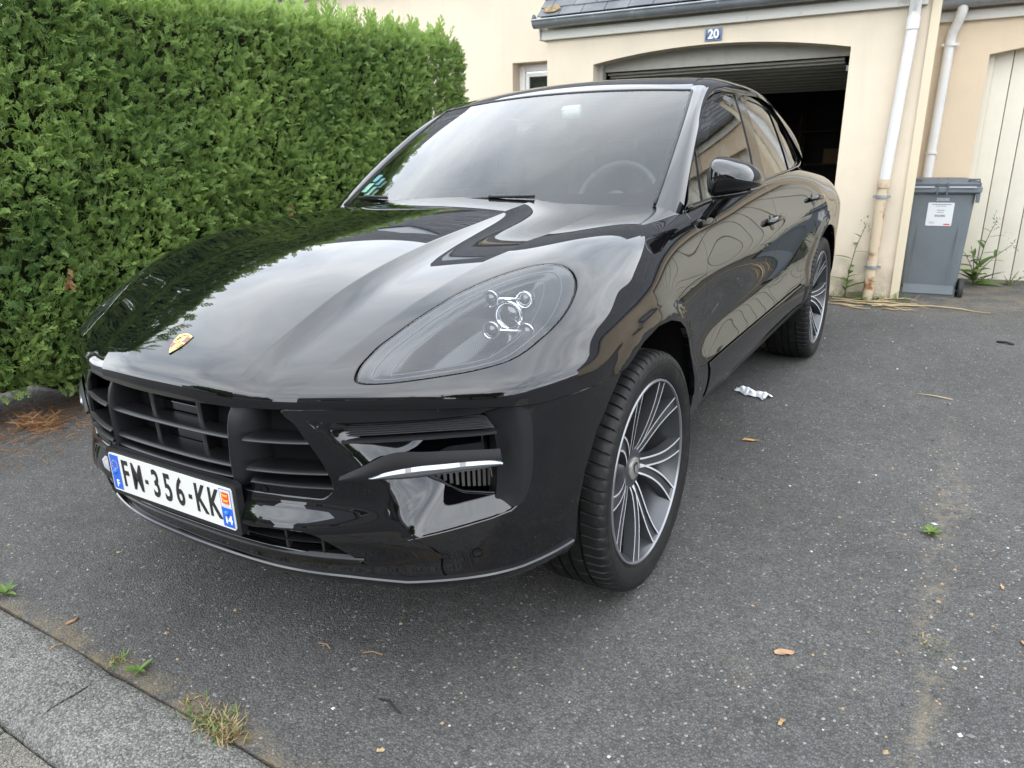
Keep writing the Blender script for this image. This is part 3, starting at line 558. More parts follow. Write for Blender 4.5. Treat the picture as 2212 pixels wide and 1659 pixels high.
def slate_roof(a0,a1,d0,z0,pitch,length,par,nind=6,sw=.22,ex=.125):
    rows=int(length/ex); cs,sn=math.cos(pitch),math.sin(pitch); big=MB(); mesh=None
    rf=empty('roof'); rf.parent=par; rf.matrix_parent_inverse=PINV(par)
    mb=MB(); p0=(d0+.02,z0-.02); p1=(d0+.02+length*cs,z0-.02+length*sn); mb.prism([(p0[0],p0[1]-.03),(p1[0],p1[1]-.03),(p1[0],p1[1]),(p0[0],p0[1])],'x',a0+.01,a1-.01); mb.build('roof_deck',SLATE,rf,False,M=HM)
    for r in range(rows):
        off=(sw/2 if r%2 else 0); a=a0-off
        while a<a1-.02:
            x0=max(a,a0)+.003; x1=min(a+sw,a1)-.003
            if x1-x0>.03:
                s=r*ex; j=random.uniform(-.004,.004); th=.007; L_=ex*2.0 if r<rows-2 else ex
                def Q(x,t,h): return (x,d0+(t)*cs-h*sn,z0+(t)*sn+h*cs)
                lift=.013+random.uniform(0,.004)
                V=[Q(x0,s+j,lift),Q(x1,s+j+random.uniform(-.003,.003),lift),Q(x1,s+L_,.001),Q(x0,s+L_,.001),Q(x0,s+j,lift-th),Q(x1,s+j,lift-th)]
                F=[(0,1,2,3),(0,4,5,1),(0,3,4),(1,5,2)]
                if r<nind: k=MB(); k.add(V,F); k.build('slate',SLATE,rf,False,M=HM,recalc=False)
                else: big.add(V,F)
            a+=sw
    o=big.build('slate_courses',SLATE,rf,False,M=HM,recalc=False); o['kind']='stuff'; return rf
# --- the garage
gar=empty('garage',hp(-1.4,0,0)); tag(gar,'beige rendered garage with open arched doorway and number 20 plate','garage')
arched_wall('wall',-2.985,.236,-2.517,-.345,1.985,1.975,2.078,0,.22,2.50,WALL,gar)
hbox('side_wall',-2.983,-2.78,.22,5.5,-.4,2.3,WALL,gar); hbox('side_wall',.03,.234,.22,5.5,-.4,2.3,WALL,gar); hbox('pilaster',.18,.243,-.022,-.001,-.4,2.3,mat('pale_render',(.58,.505,.37),.9,0,.2,bump=(170,.3,.003)),gar)
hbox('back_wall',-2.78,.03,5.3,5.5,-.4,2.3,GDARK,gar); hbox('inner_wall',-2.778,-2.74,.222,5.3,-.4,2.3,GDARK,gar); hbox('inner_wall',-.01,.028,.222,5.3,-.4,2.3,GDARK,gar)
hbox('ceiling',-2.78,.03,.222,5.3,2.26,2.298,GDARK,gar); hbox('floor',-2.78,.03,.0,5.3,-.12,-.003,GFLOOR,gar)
fas=hbox('fascia_board',-3.03,.15,-.045,-.003,2.222,2.30,WHITEW,gar,.004); hbox('fascia_end',-3.045,-3.032,-.06,.3,2.222,2.36,WHITEW,gar)
gutter(-3.06,.20,-.125,2.372,gar); slate_roof(-3.03,.22,-.13,2.40,math.radians(42),3.4,gar,5)
mb=MB(); mb.lathe([(0,0),(.004,.035),(.002,.06),(0,.068)],12,'z'); M_=HM@Matrix.Translation((-2.90,-.085,2.475))@Matrix.Rotation(math.radians(42),4,'X')@Matrix.Diagonal((1.25,.8,1,1)); mb.build('lichen_patch',LICHEN,gar,True,M=M_)
# up-and-over door parked under the ceiling
dh=hbox('door_header',-2.517,-.345,.18,.225,1.93,2.09,DOORG,gar); hbox('door_frame',-2.517,-2.47,.12,.22,-.1,2.03,DOORG,gar)
ud=empty('overhead_door'); ud.parent=gar; ud.matrix_parent_inverse=PINV(gar)
for k in range(9):
    d=.24+k*.19; z=1.905-k*.012; hbox('door_panel',-2.46,-.40,d,d+.183,z,z+.02,DOORG,ud,.003); hbox('door_rib',-2.46,-.40,d+.05,d+.085,z-.022,z-.001,DOORG,ud,.004)
for aa in(-2.5,-.36): hbox('door_rail',aa-.02,aa+.02,.22,2.1,1.82,1.86,ZINC,ud)
# things faintly seen inside: a shelf and boxes at the back wall
sh=empty('storage_shelf',hp(-.6,4.9,0)); tag(sh,'dark wooden storage shelf deep inside the open garage','shelf')
WOODD=mat('dark_wood',(.10,.06,.035),.7,0,.3,var=(8,(.05,.03,.02),.4,.7))
for z in(.5,1.0,1.45): hbox('shelf_board',-1.25,-.03,4.75,5.25,z,z+.025,WOODD,sh)
for aa in(-1.25,-.07): hbox('post',aa,aa+.04,4.75,4.79,-.003,1.7,WOODD,sh); hbox('post',aa,aa+.04,5.21,5.25,-.003,1.7,WOODD,sh)
for i,(a,w,h,z) in enumerate(((-.9,.28,.2,1.025),(-.5,.22,.26,1.025),(-.35,.2,.15,.525))):
    tag(hbox('cardboard_box',a,a+w,4.8,5.15,z+.001,z+h,mat('cardboard',(.24,.15,.08),.85),None,.004),['wide brown carton on the middle garage shelf','tall brown carton beside the wide one on the garage shelf','low brown carton on the lowest garage shelf'][i],'box','cartons on the garage shelf')
# number plate
sg=empty('house_number'); sg.parent=gar; sg.matrix_parent_inverse=PINV(gar)
hbox('enamel_plate',-1.500,-1.357,-.012,-.001,2.100,2.198,BLUEE,sg,.003)
for (a0,a1,z0,z1) in((-1.496,-1.361,2.191,2.1945),(-1.496,-1.361,2.1035,2.107),(-1.496,-1.4925,2.107,2.191),(-1.3645,-1.361,2.107,2.191)): hbox('border',a0,a1,-.0135,-.0121,z0,z1,mat('pale_blue_line',(.25,.33,.45),.4),sg)
place_text('digits','20',.098,HM@Matrix.Translation((-1.4285,-.0125,2.149))@Matrix.Rotation(math.radians(90),4,'X'),WHITEE,sg,bold=.003,sx=.95)
# downpipes
def downpipe(par,a,d,pts,r,m,brk,bm,name='downpipe'):
    mb=MB(); mb.tube([(a+x,d+y,z) for x,y,z in pts],r,16); o=mb.build(name,m,par,'auto',M=HM)
    for z in brk:
        k=MB(); k.lathe([(-.012,r+.001),(-.012,r+.009),(.012,r+.009),(.012,r+.001)],20,'z',(a,d,z),close=True); k.box((a+r+.016,d,z),(.02,.02,.02)); k.box((a-r-.016,d,z),(.02,.02,.02)); k.box((a,d+r+.012,z),(.012,.03,.016)); k.build('pipe_bracket',bm,o,'auto',M=HM)
    return o
pp=downpipe(gar,.068,-.055,[(.0,-.07,2.36),(.0,-.07,2.30),(.0,-.05,2.25),(.0,-.004,2.19),(.0,0,2.14),(.0,0,2.06),(-.046,0,.97)],.040,PVC,[],ZINC)
mb=MB(); mb.lathe([(-.045,.042),(-.045,.046),(.04,.046),(.04,.042)],20,'z',(.068,-.055,2.10),close=True); mb.build('pipe_collar',PVC,pp,'auto',M=HM)
downpipe(gar,.018,-.055,[(.004,0,.975),(.0,0,.88),(-.006,0,0.30),(-.004,0,-.02)],.039,RUST,[.835,.27],ZINC,'iron_downpipe')
mb=MB(); mb.lathe([(-.03,.040),(-.03,.046),(.03,.046),(.03,.040)],20,'z',(.021,-.055,.935),close=True); mb.build('iron_collar',RUST,gar,'auto',M=HM)
# --- neighbour's garage, set back on the right
nb=empty('neighbour_house',hp(3,1.0,0)); tag(nb,'beige rendered house set back at right with cream boarded garage door','house')
arched_wall('wall',.19,3.4,.665,2.87,1.95,1.95,2.05,1.0,1.22,2.50,WALL2,nb)
hbox('wall_extension',3.402,11.,1.0,1.22,-.4,2.50,WALL2,nb); hbox('party_wall',.04,.188,5.5,6.,-.4,2.2,WALL2,nb); hbox('return_wall',.03,.19,.99,1.0,-.4,2.3,WALL2,nb)
hbox('fascia_board',.19,11.,.955,.997,2.222,2.30,WHITEW,nb,.004); gutter(.24,11.,.875,2.372,nb,.45); slate_roof(.24,11.,.87,2.40,math.radians(42),4.6,nb,0)
p2=downpipe(nb,.365,.945,[(.045,-.07,2.36),(.045,-.07,2.29),(.03,-.05,2.22),(.0,-.0,2.14),(-.008,0,2.05),(-.025,0,1.0),(-.03,0,-.02)],.040,PVC,[2.04],PVC); 
k=MB(); k.lathe([(-.01,.042),(-.01,.049),(.01,.049),(.01,.042)],20,'z',(.345,.945,1.165),close=True); k.build('pipe_bracket',PVC,p2,'auto',M=HM)
gd=empty('garage_door'); gd.parent=nb; gd.matrix_parent_inverse=PINV(nb)
hbox('door_frame',.667,.715,1.10,1.18,-.3,2.04,CREAM,gd); a=.717; i=0
hbox('door_backing',.70,2.86,1.165,1.19,.0,2.06,mat('dark_joint',(.30,.27,.2),.8),gd)
while a<2.86: hbox('door_board',a,min(a+.1335,2.868),1.135,1.163,.035,2.05,CREAM,gd,.005); a+=.1395; i+=1
hbox('door_sill',.66,2.87,1.05,1.25,-.2,.012,mat('sill_concrete',(.35,.32,.27),.9,bump=(60,.4,.003)),nb)
hbox('door_seal',.667,2.868,1.13,1.16,.013,.034,SEAL,gd)
# --- main house behind the hedge
mh=empty('main_house',hp(-7,1.2,0)); tag(mh,'large beige rendered house wall rising behind the green hedge','house')
mb=MB(); mb.prism([(-14,-.4),(-3.985,-.4),(-3.985,2.205),(-3.2,2.205),(-3.2,-.4),(-2.99,-.4),(-2.99,2.32),(.0,2.32),(.0,3.22),(-14,3.22)],'y',1.2,1.5); mb.build('wall',WALL,mh,False,M=HM)
hbox('wall_below_window',-3.983,-3.202,1.203,1.497,-.4,1.25,WALL,mh)
wn=empty('window'); wn.parent=mh; wn.matrix_parent_inverse=PINV(mh)
for (a0,a1,z0,z1) in((-3.98,-3.91,1.26,2.19),(-3.27,-3.205,1.26,2.19),(-3.908,-3.272,2.12,2.19),(-3.908,-3.272,1.26,1.33)): hbox('window_frame',a0,a1,1.36,1.43,z0,z1,PLAINW,wn,.004)
for (a0,a1,z0,z1) in((-3.906,-3.86,1.34,2.11),(-3.32,-3.274,1.34,2.11),(-3.858,-3.322,2.065,2.11),(-3.858,-3.322,1.34,1.385)): hbox('sash',a0,a1,1.375,1.42,z0,z1,PLAINW,wn,.004)
hbox('pane',-3.865,-3.315,1.395,1.402,1.375,2.075,PANE,wn)
hbox('fascia_board',-14,.0,1.15,1.198,3.14,3.22,WHITEW,mh); gutter(-14,.05,1.08,3.235,mh,.5); slate_roof(-14,.05,1.07,3.26,math.radians(45),5.0,mh,0)
hbox('white_bracket',-6.475,-6.44,1.15,1.199,2.98,3.075,PLAINW,mh)
for i,(a0,w) in enumerate(((-9.2,1.0),(-6.9,.9))):   # roof windows seen mirrored in the bonnet
    M_=HM@Matrix.Translation((a0,1.07+1.9*math.cos(math.pi/4),3.26+1.9*math.sin(math.pi/4)))@Matrix.Rotation(math.pi/4,4,'X')
    mb=MB(); mb.box((0,0,.05),(w,1.2,.06),bev=.01); f=mb.build('roof_window',ZINC,mh,'auto',M=M_); mb=MB(); mb.box((0,0,.083),(w-.16,1.04,.006)); mb.build('pane',PANE,f,False,M=M_)
# --- across the street (mirrored in the paintwork)
FARW=mat('far_render',(.26,.24,.21),.9); FARR=mat('far_slate',(.07,.07,.08),.7); FARG=mat('far_window',(.03,.035,.04),.05,0,.6)
def far_house(x,y,w,d,h,rh,rz,label):
    e=empty('far_house',(x,y,-.06),rz); tag(e,label,'house','houses across the street')
    mb=MB(); mb.box((0,0,h/2),(w,d,h)); mb.build('wall',FARW,e,local=True)
    mb=MB(); mb.add([(-w/2-.3,-d/2-.4,h),(w/2+.3,-d/2-.4,h),(w/2+.3,d/2+.4,h),(-w/2-.3,d/2+.4,h),(-w/2-.3,0,h+rh),(w/2+.3,0,h+rh)],[(0,1,5,4),(2,3,4,5),(0,4,3),(1,2,5),(0,3,2,1)]); rf=mb.build('roof',FARR,e,local=True)
    mb=MB(); mb.box((w*.3,.2,h+rh),(.6,.5,1.2)); mb.build('chimney',FARW,rf,local=True)
    for i in range(4):
        mb=MB(); xx=-w/2+w*(i+.5)/4; mb.box((xx,d/2+.02,1.5),(1.0,.06,1.3)); f=mb.build('window',PLAINW,e,local=True); mb=MB(); mb.box((xx,d/2+.056,1.5),(.86,.01,1.16)); mb.build('pane',FARG,f,local=True)
far_house(-13,-19,11,8,2.7,3.4,.12,'pale gabled house across the street, left of the pair'); far_house(4,-21,12,8,2.7,3.2,-.05,'pale gabled house across the street behind the photographer'); far_house(19,-17,10,8,2.8,3.6,-.35,'pale gabled house across the street, rightmost')
lp=empty('street_lamp',(6.2,-10.5,-.06)); tag(lp,'thin street lamp mirrored in the front wing','street lamp')
mb=MB(); mb.tube([(0,0,0),(0,0,4.6)],[.06,.04],10); mb.build('pole',ZINC,lp,local=True); mb=MB(); mb.lathe([(0,.0),(.02,.2),(.12,.24),(.2,.12),(.22,0)],16,'z',(0,0,4.6)); mb.build('lamp_head',ZINC,lp,True,local=True)
# ------------------------------------------------------------------ foliage
def leafmat(name,lo,hi,tip,rough=.55,transl=.35):
    m=bpy.data.materials.new(name); m.use_nodes=True; nt=m.node_tree; N=nt.nodes; L=nt.links; b=N['Principled BSDF']; out=N['Material Output']
    a=N.new('ShaderNodeAttribute'); a.attribute_name='tint'; t=N.new('ShaderNodeAttribute'); t.attribute_name='tip'
    r=N.new('ShaderNodeMix'); r.data_type='RGBA'; L.new(a.outputs['Fac'],r.inputs[0]); r.inputs[6].default_value=lo+(1,); r.inputs[7].default_value=hi+(1,)
    k=N.new('ShaderNodeMath'); k.operation='MULTIPLY'; L.new(t.outputs['Fac'],k.inputs[0]); L.new(a.outputs['Fac'],k.inputs[1])
    x=N.new('ShaderNodeMix'); x.data_type='RGBA'; L.new(k.outputs[0],x.inputs[0]); L.new(r.outputs[2],x.inputs[6]); x.inputs[7].default_value=tip+(1,)
    L.new(x.outputs[2],b.inputs['Base Color']); b.inputs['Roughness'].default_value=rough; b.inputs['Specular IOR Level'].default_value=.35
    tr=N.new('ShaderNodeBsdfTranslucent'); L.new(x.outputs[2],tr.inputs[0]); mx=N.new('ShaderNodeMixShader'); mx.inputs[0].default_value=transl; L.new(b.outputs[0],mx.inputs[1]); L.new(tr.outputs[0],mx.inputs[2]); L.new(mx.outputs[0],out.inputs[0]); return m
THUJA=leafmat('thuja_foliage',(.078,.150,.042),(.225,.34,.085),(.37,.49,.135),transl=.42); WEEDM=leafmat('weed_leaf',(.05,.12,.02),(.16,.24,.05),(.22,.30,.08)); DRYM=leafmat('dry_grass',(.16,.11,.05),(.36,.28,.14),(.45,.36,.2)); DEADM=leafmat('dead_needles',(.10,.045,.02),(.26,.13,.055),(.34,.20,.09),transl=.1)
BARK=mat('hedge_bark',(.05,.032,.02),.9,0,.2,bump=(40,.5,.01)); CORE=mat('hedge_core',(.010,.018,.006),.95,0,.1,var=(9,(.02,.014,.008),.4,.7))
def spray_proto(rs,n=7,L_=.10,droop=.3):
    """flat scale-leaf spray: a stem with alternating forked lobes.  z = out of plane, y = along"""
    V=[];T=[];tip=[]
    def blade(p,d,l,w,zc):
        d=np.array(d)/np.linalg.norm(d); s=np.array([-d[1],d[0]]); b=len(V); p=np.array(p)
        for q,zz,tp in((p-s*w*.45,zc,.0),(p+s*w*.45,zc,.0),(p+d*l*.55+s*w*.55,zc-.1*l,.5),(p+d*l*.55-s*w*.55,zc-.1*l,.5),(p+d*l,zc-.28*l,1.)): V.append((q[0],q[1],zz)); tip.append(min(1,tp*.6+.5*max(0,q[1]/L_)))
        T.extend([(b,b+1,b+2),(b,b+2,b+3),(b+3,b+2,b+4)])
    for i in range(n):
        t=(i+.6)/n; y=t*L_*.86; zc=-droop*L_*t*t; sd=1 if i%2 else -1; l=L_*(.50-.34*t)*rs.uniform(.8,1.2); a=math.radians(rs.uniform(32,52)); d=(sd*math.sin(a),math.cos(a))
        blade((0,y),d,l,.0075,zc); pm=np.array([0,y])+np.array(d)*l*.45; blade(pm,(sd*math.sin(a*.25),1),l*.55,.0065,zc-.05*l)
    blade((0,0),(0,1),L_*.6,.006,0); blade((0,L_*.5),(0,1),L_*.5,.006,-droop*.25*L_)
    return np.array(V),np.array(T),np.array(tip)
def scatter(protos,pos,axis_y,normal,scale,tint,rs):
    """place proto sprays: axis_y = growth direction, normal ~ plane normal"""
    Vs=[];Ts=[];ti=[];tp=[]; b=0; y=axis_y/np.linalg.norm(axis_y,axis=1)[:,None]; x=np.cross(y,normal); x/=np.maximum(np.linalg.norm(x,axis=1),1e-9)[:,None]; z=np.cross(x,y); pid=rs.integers(0,len(protos),len(pos))
    for k,(PV,PT,PTip) in enumerate(protos):
        I=np.where(pid==k)[0]
        if not len(I): continue
        W=(PV[None,:,0,None]*x[I][:,None,:]+PV[None,:,1,None]*y[I][:,None,:]+PV[None,:,2,None]*z[I][:,None,:])*scale[I][:,None,None]+pos[I][:,None,:]
        n=PV.shape[0]; Vs.append(W.reshape(-1,3)); Ts.append((PT[None]+(np.arange(len(I))*n)[:,None,None]+b).reshape(-1,3)); b+=n*len(I); ti.append(np.repeat(tint[I],n)); tp.append(np.tile(PTip,len(I)))
    return np.concatenate(Vs),np.concatenate(Ts),np.concatenate(ti),np.concatenate(tp)
def vnoise(P,sc,seed):
    """cheap smooth value noise from sines"""
    r=np.random.default_rng(seed); s=np.zeros(len(P))
    for k in range(6): d=r.normal(size=3)*sc*(1+.5*k); s+=np.sin(P@d+r.uniform(0,6.28))/(1+.4*k)
    return s/3.2
def hedge():
    rs=np.random.default_rng(11); root=empty('hedge',(-2.75,1.6,0)); tag(root,'tall clipped green conifer hedge along the left of the driveway','hedge')
    y0,y1,xf,xb,zt,zb=-.95,3.86,-2.32,-3.25,2.27,.12
    def face(n,kind):
        if kind=='front': P=np.stack([np.full(n,xf),rs.uniform(y0,y1,n),rs.uniform(zb,zt,n)],1); N_=np.tile([1.,0,0],(n,1))
        elif kind=='top': P=np.stack([rs.uniform(xb,xf,n),rs.uniform(y0,y1,n),np.full(n,zt)],1); N_=np.tile([0,0,1.],(n,1))
        elif kind=='end': P=np.stack([rs.uniform(xb,xf,n),np.full(n,y1),rs.uniform(zb,zt,n)],1); N_=np.tile([0,1.,0],(n,1))
        else: P=np.stack([rs.uniform(xb,xf,n),np.full(n,y0),rs.uniform(zb,zt,n)],1); N_=np.tile([0,-1.,0],(n,1))
        # round the edges of the clipped block
        c=P.copy(); r=.16; lo=np.array([xb+r,y0+r,zb+r]); hi=np.array([xf-r,y1-r,zt-r]); q=np.clip(P,lo,hi); d=P-q; l=np.linalg.norm(d,axis=1); d/=np.maximum(l,1e-9)[:,None]; m=(np.abs(P-q)>1e-6).sum(1)>1; P=np.where(m[:,None],q+d*r,P); N_=np.where(m[:,None],d,N_)
        low=np.clip((.62-P[:,2])/.5,0,1)**1.5; P[:,0]-=low*.14*(N_[:,0]>.3)      # the skirt tucks under
        P[:,0]-=np.clip(.35-P[:,1],0,2)**2*.5*np.clip((P[:,0]-xb)/(xf-xb),0,1); P+=N_*(vnoise(P,2.2,3)*.04+vnoise(P,7,5)*.022)[:,None]
        return P,N_
    parts=[face(31000,'front'),face(8500,'top'),face(3000,'end'),face(1800,'start')]; P=np.concatenate([a for a,b in parts]); N_=np.concatenate([b for a,b in parts]); n=len(P)
    depth=rs.beta(1.1,2.6,n)*.13; P=P-N_*depth[:,None]
    up=np.array([0,0,1.]); ay=N_*rs.uniform(.25,.95,n)[:,None]+up*rs.uniform(.15,.85,n)[:,None]+rs.normal(size=(n,3))*.34
    nn=N_*.6+up*.5+rs.normal(size=(n,3))*.6; sc=rs.uniform(.42,.86,n)*(1+.25*(vnoise(P,3,8)))
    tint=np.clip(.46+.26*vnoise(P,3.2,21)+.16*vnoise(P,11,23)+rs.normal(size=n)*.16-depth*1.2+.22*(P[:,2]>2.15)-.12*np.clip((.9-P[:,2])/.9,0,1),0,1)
    # long soft shoots along the top edge
    k=620; sp=np.stack([rs.uniform(xb+.1,xf-.02,k),rs.uniform(y0,y1,k),np.full(k,zt-.03)],1); sp[:,2]+=vnoise(sp,2.2,3)*.05
    P=np.concatenate([P,sp]); ay=np.concatenate([ay,np.tile(up,(k,1))+rs.normal(size=(k,3))*.28]); nn=np.concatenate([nn,rs.normal(size=(k,3))]); sc=np.concatenate([sc,rs.uniform(1.0,2.0,k)]); tint=np.concatenate([tint,rs.uniform(.5,1.,k)])
    protos=[spray_proto(rs,n=int(rs.integers(6,9)),L_=rs.uniform(.085,.12),droop=rs.uniform(.1,.5)) for _ in range(7)]
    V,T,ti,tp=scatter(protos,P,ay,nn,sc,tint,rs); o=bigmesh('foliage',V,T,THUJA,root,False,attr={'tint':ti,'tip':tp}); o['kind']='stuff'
    # dark twiggy core
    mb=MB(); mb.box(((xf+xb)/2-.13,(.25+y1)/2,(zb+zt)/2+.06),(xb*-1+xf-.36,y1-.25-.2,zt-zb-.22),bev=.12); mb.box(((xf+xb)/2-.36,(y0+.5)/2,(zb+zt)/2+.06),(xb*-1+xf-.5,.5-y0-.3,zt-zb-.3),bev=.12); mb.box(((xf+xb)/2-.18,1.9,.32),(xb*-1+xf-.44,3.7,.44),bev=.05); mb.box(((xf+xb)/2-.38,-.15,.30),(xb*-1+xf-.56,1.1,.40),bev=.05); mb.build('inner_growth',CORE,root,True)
    for i in range(8):
        yy=.45+i*.44; mb=MB(); mb.tube([(-2.98+rs.uniform(-.06,.06),yy,-.02),(-2.96,yy+rs.uniform(-.05,.05),.3),(-2.95,yy,.8)],[.04,.03,.025],7); mb.build('stem',BARK,root,True)
    # a few brown dead sprays caught in the face
    for (y,z) in((.06,.80),(1.6,1.0),(1.15,.62)):
        m=6; Q=np.stack([np.full(m,xf+.02)+rs.normal(size=m)*.01,y+rs.normal(size=m)*.012,z+rs.normal(size=m)*.035],1); V,T,ti,tp=scatter(protos,Q,np.stack([rs.normal(size=m)*.3,rs.normal(size=m)*.3,-np.ones(m)],1),np.tile([1.,0,0],(m,1))+rs.normal(size=(m,3))*.3,np.full(m,.55),rs.uniform(.2,.9,m),rs); bigmesh('dead_spray',V,T,DEADM,root,False,attr={'tint':ti,'tip':tp})
hedge()
def far_tree(x,y,h,r,label,seed):
    rs=np.random.default_rng(seed); root=empty('far_tree',(x,y,-.06)); tag(root,label,'tree','trees across the street')
    mb=MB(); mb.tube([(0,0,0),(.1,0,h*.35),(0,.1,h*.7)],[.18,.13,.05],8)
    for k in range(6): a=k*1.05; mb.tube([(.05,0,h*(.3+.06*k)),(math.cos(a)*r*.6,math.sin(a)*r*.6,h*(.5+.06*k))],[.06,.02],6)
    mb.build('trunk',BARK,root,True,local=True)
    n=5200; d=rs.normal(size=(n,3)); d/=np.linalg.norm(d,axis=1)[:,None]; rad=rs.uniform(.35,1,n)**.5; P=d*rad[:,None]*np.array([r,r,h*.36]); P*=(1+.28*vnoise(P,1.6,seed))[:,None]; P[:,2]+=h*.63
    pr=[(np.array([(-.5,0,0),(.5,0,0),(.4,.7,.1),(-.4,.7,.1),(0,1.1,0)])*.16,np.array([(0,1,2),(0,2,3),(3,2,4)]),np.array([0,0,.5,.5,1.]))]
    V,T,ti,tp=scatter(pr,P,d+rs.normal(size=(n,3))*.5,rs.normal(size=(n,3)),rs.uniform(.7,1.5,n),np.clip(.35+.3*vnoise(P,2.,seed+1),0,1),rs); o=bigmesh('crown',V,T,THUJA,root,False,attr={'tint':ti,'tip':tp},local=True); o['kind']='stuff'
far_tree(9.5,-11.5,5.2,2.5,'round leafy tree by the street lamp across the road',31); far_tree(12.8,-10,4.4,2.2,'lower leafy tree right of the street lamp across the road',32); far_tree(-9,-12,5.0,2.4,'leafy tree across the road beyond the hedge end',33)
# broad leaf helper
def leaf_geo(L_,W,curl=.15,fold=.25,n=5):
    V=[];T=[];tp=[]
    for i in range(n+1):
        t=i/n; w=W*max(0.,math.sin(math.pi*min(.999,t*.93+.05)))**.8*.5*(1-.25*t); y=t*L_; z=-curl*L_*t*t
        for s in(-1,0,1): V.append((s*w,y,z+abs(s)*fold*w)); tp.append(.35*t)
    for i in range(n):
        for s in(0,1): a=i*3+s; T+= [(a,a+1,a+4),(a,a+4,a+3)]
    return np.array(V),np.array(T),np.array(tp)
def weed(name,loc,label,stems,seed,cat='weed',group=None,mats=None,leafL=.10):
    """upright leafy weed: each stem = (dx,dy,height,leaf list count)"""
    rs=np.random.default_rng(seed); root=empty(name,loc); tag(root,label,cat,group)
    for (dx,dy,h,nl,flower) in stems:
        pts=[]; 
        for k in range(7): t=k/6; pts.append((dx*t*t+rs.normal()*.004*h*10*.1,dy*t*t,h*t))
        mb=MB(); mb.tube(pts,[.0045*(1-.7*k/6)+.001 for k in range(7)],6); st=mb.build('stem',mat('weed_stem',(.10,.12,.04),.7),root,True,local=True)
        lp=[leaf_geo(leafL*rs.uniform(.8,1.2),leafL*.26,rs.uniform(.1,.5)) for _ in range(3)]
        for j in range(nl):
            t=.12+.8*j/max(1,nl); q=np.array([np.interp(t,[k/6 for k in range(7)],[p[c] for p in pts]) for c in range(3)]); a=j*2.4+rs.uniform(-.4,.4)
            ay=np.array([[math.cos(a),math.sin(a),rs.uniform(.25,.8)]]); s=np.array([1.25-.85*t])
            V,T,ti,tp=scatter(lp,q[None],ay,np.array([[0,0,1.]])+rs.normal(size=(1,3))*.2,s,np.array([rs.uniform(.2,.8)]),rs); bigmesh('leaf',V,T,WEEDM,root,False,attr={'tint':ti,'tip':tp},local=True)
        if flower:
            m=26; top=np.array(pts[-1]); Q=top+rs.normal(size=(m,3))*np.array([.022,.022,.04]); g=[leaf_geo(.018,.008)]; V,T,ti,tp=scatter(g,Q,rs.normal(size=(m,3))+np.array([0,0,.7]),rs.normal(size=(m,3)),np.full(m,1.),rs.uniform(.1,.6,m),rs); bigmesh('flower_head',V,T,WEEDM,root,False,attr={'tint':ti,'tip':tp},local=True)
    return root
def rosette(name,loc,label,n,L_,seed,m=None,cat='weed',flat=.35):
    rs=np.random.default_rng(seed); root=empty(name,loc); tag(root,label,cat)
    for k in range(n):
        a=2*math.pi*k/n+rs.uniform(-.25,.25); g=[leaf_geo(L_*rs.uniform(.7,1.15),L_*rs.uniform(.3,.42),rs.uniform(.1,.35))]; V,T,ti,tp=scatter(g,np.array([[0,0,.004]]),np.array([[math.cos(a),math.sin(a),flat*rs.uniform(.4,1.5)]]),np.array([[0,0,1.]]),np.ones(1),np.array([rs.uniform(.2,.9)]),rs); bigmesh('leaf',V,T,m or WEEDM,root,False,attr={'tint':ti,'tip':tp},local=True)
def tuft(name,loc,label,n,h,spread,seed,dry=.5,rot=0,elong=1.,cat='grass tuft'):
    rs=np.random.default_rng(seed); root=empty(name,loc,rot); tag(root,label,cat)
    for nm,mm,c in(('green_blades',WEEDM,int(n*(1-dry))),('dry_blades',DRYM,int(n*dry))):
        if c<1: continue
        V=[(-.0018,0,0),(.0018,0,0),(.0014,.5,-.03),(-.0014,.5,-.03),(0,1,-.22)]; pv=np.array(V,float); pv[:,1]*=1; pr=[(pv*np.array([1,h,h]),np.array([(0,1,2),(0,2,3),(3,2,4)]),np.array([0,0,.4,.4,1.]))]
        P=rs.normal(size=(c,3))*np.array([spread*elong,spread,0]); a=rs.uniform(0,6.28,c); tl=rs.uniform(.3,1.3,c); ay=np.stack([np.cos(a)*tl,np.sin(a)*tl,np.full(c,.8)],1); V,T,ti,tp=scatter(pr,P,ay,np.tile([0,0,1.],(c,1))+rs.normal(size=(c,3))*.3,rs.uniform(.5,1.3,c),rs.uniform(0,1,c),rs); o=bigmesh(nm,V,T,mm,root,False,attr={'tint':ti,'tip':tp},local=True); o['kind']='stuff'
# ------------------------------------------------------------------ the car (y=0 at the front axle, +y to the tail, x=0 centre line)
car=empty('car',(0,0,0)); tag(car,'glossy black sport utility car parked nose-out in front of the open garage','car')
def group(name,par): o=empty(name); o.parent=par; o.matrix_parent_inverse=PINV(par); return o
CV=tuple(s*q for s in(-1,1) for q in(.327,.333,.354,.360,.614,.626))
ARCH=[(-.455,.25),(-.472,.31),(-.478,.38),(-.47,.47),(-.44,.56),(-.39,.65),(-.32,.72),(-.235,.776),(-.14,.812),(-.03,.832),(.08,.826),(.17,.802),(.246,.765),(.30,.72),(.339,.675),(.372,.62),(.385,.56),(.38,.51),(.362,.46),(.335,.41),(.30,.36)]
def arch_uv(pts,surf,u0,v0):
    o=[]; u,v=u0,v0
    for y,z in pts: u,v=uv_of(surf,y,z,u,v); o.append((u,v))
    return np.array(o)
D={k:np.array(v) for k,v in DD.items()}
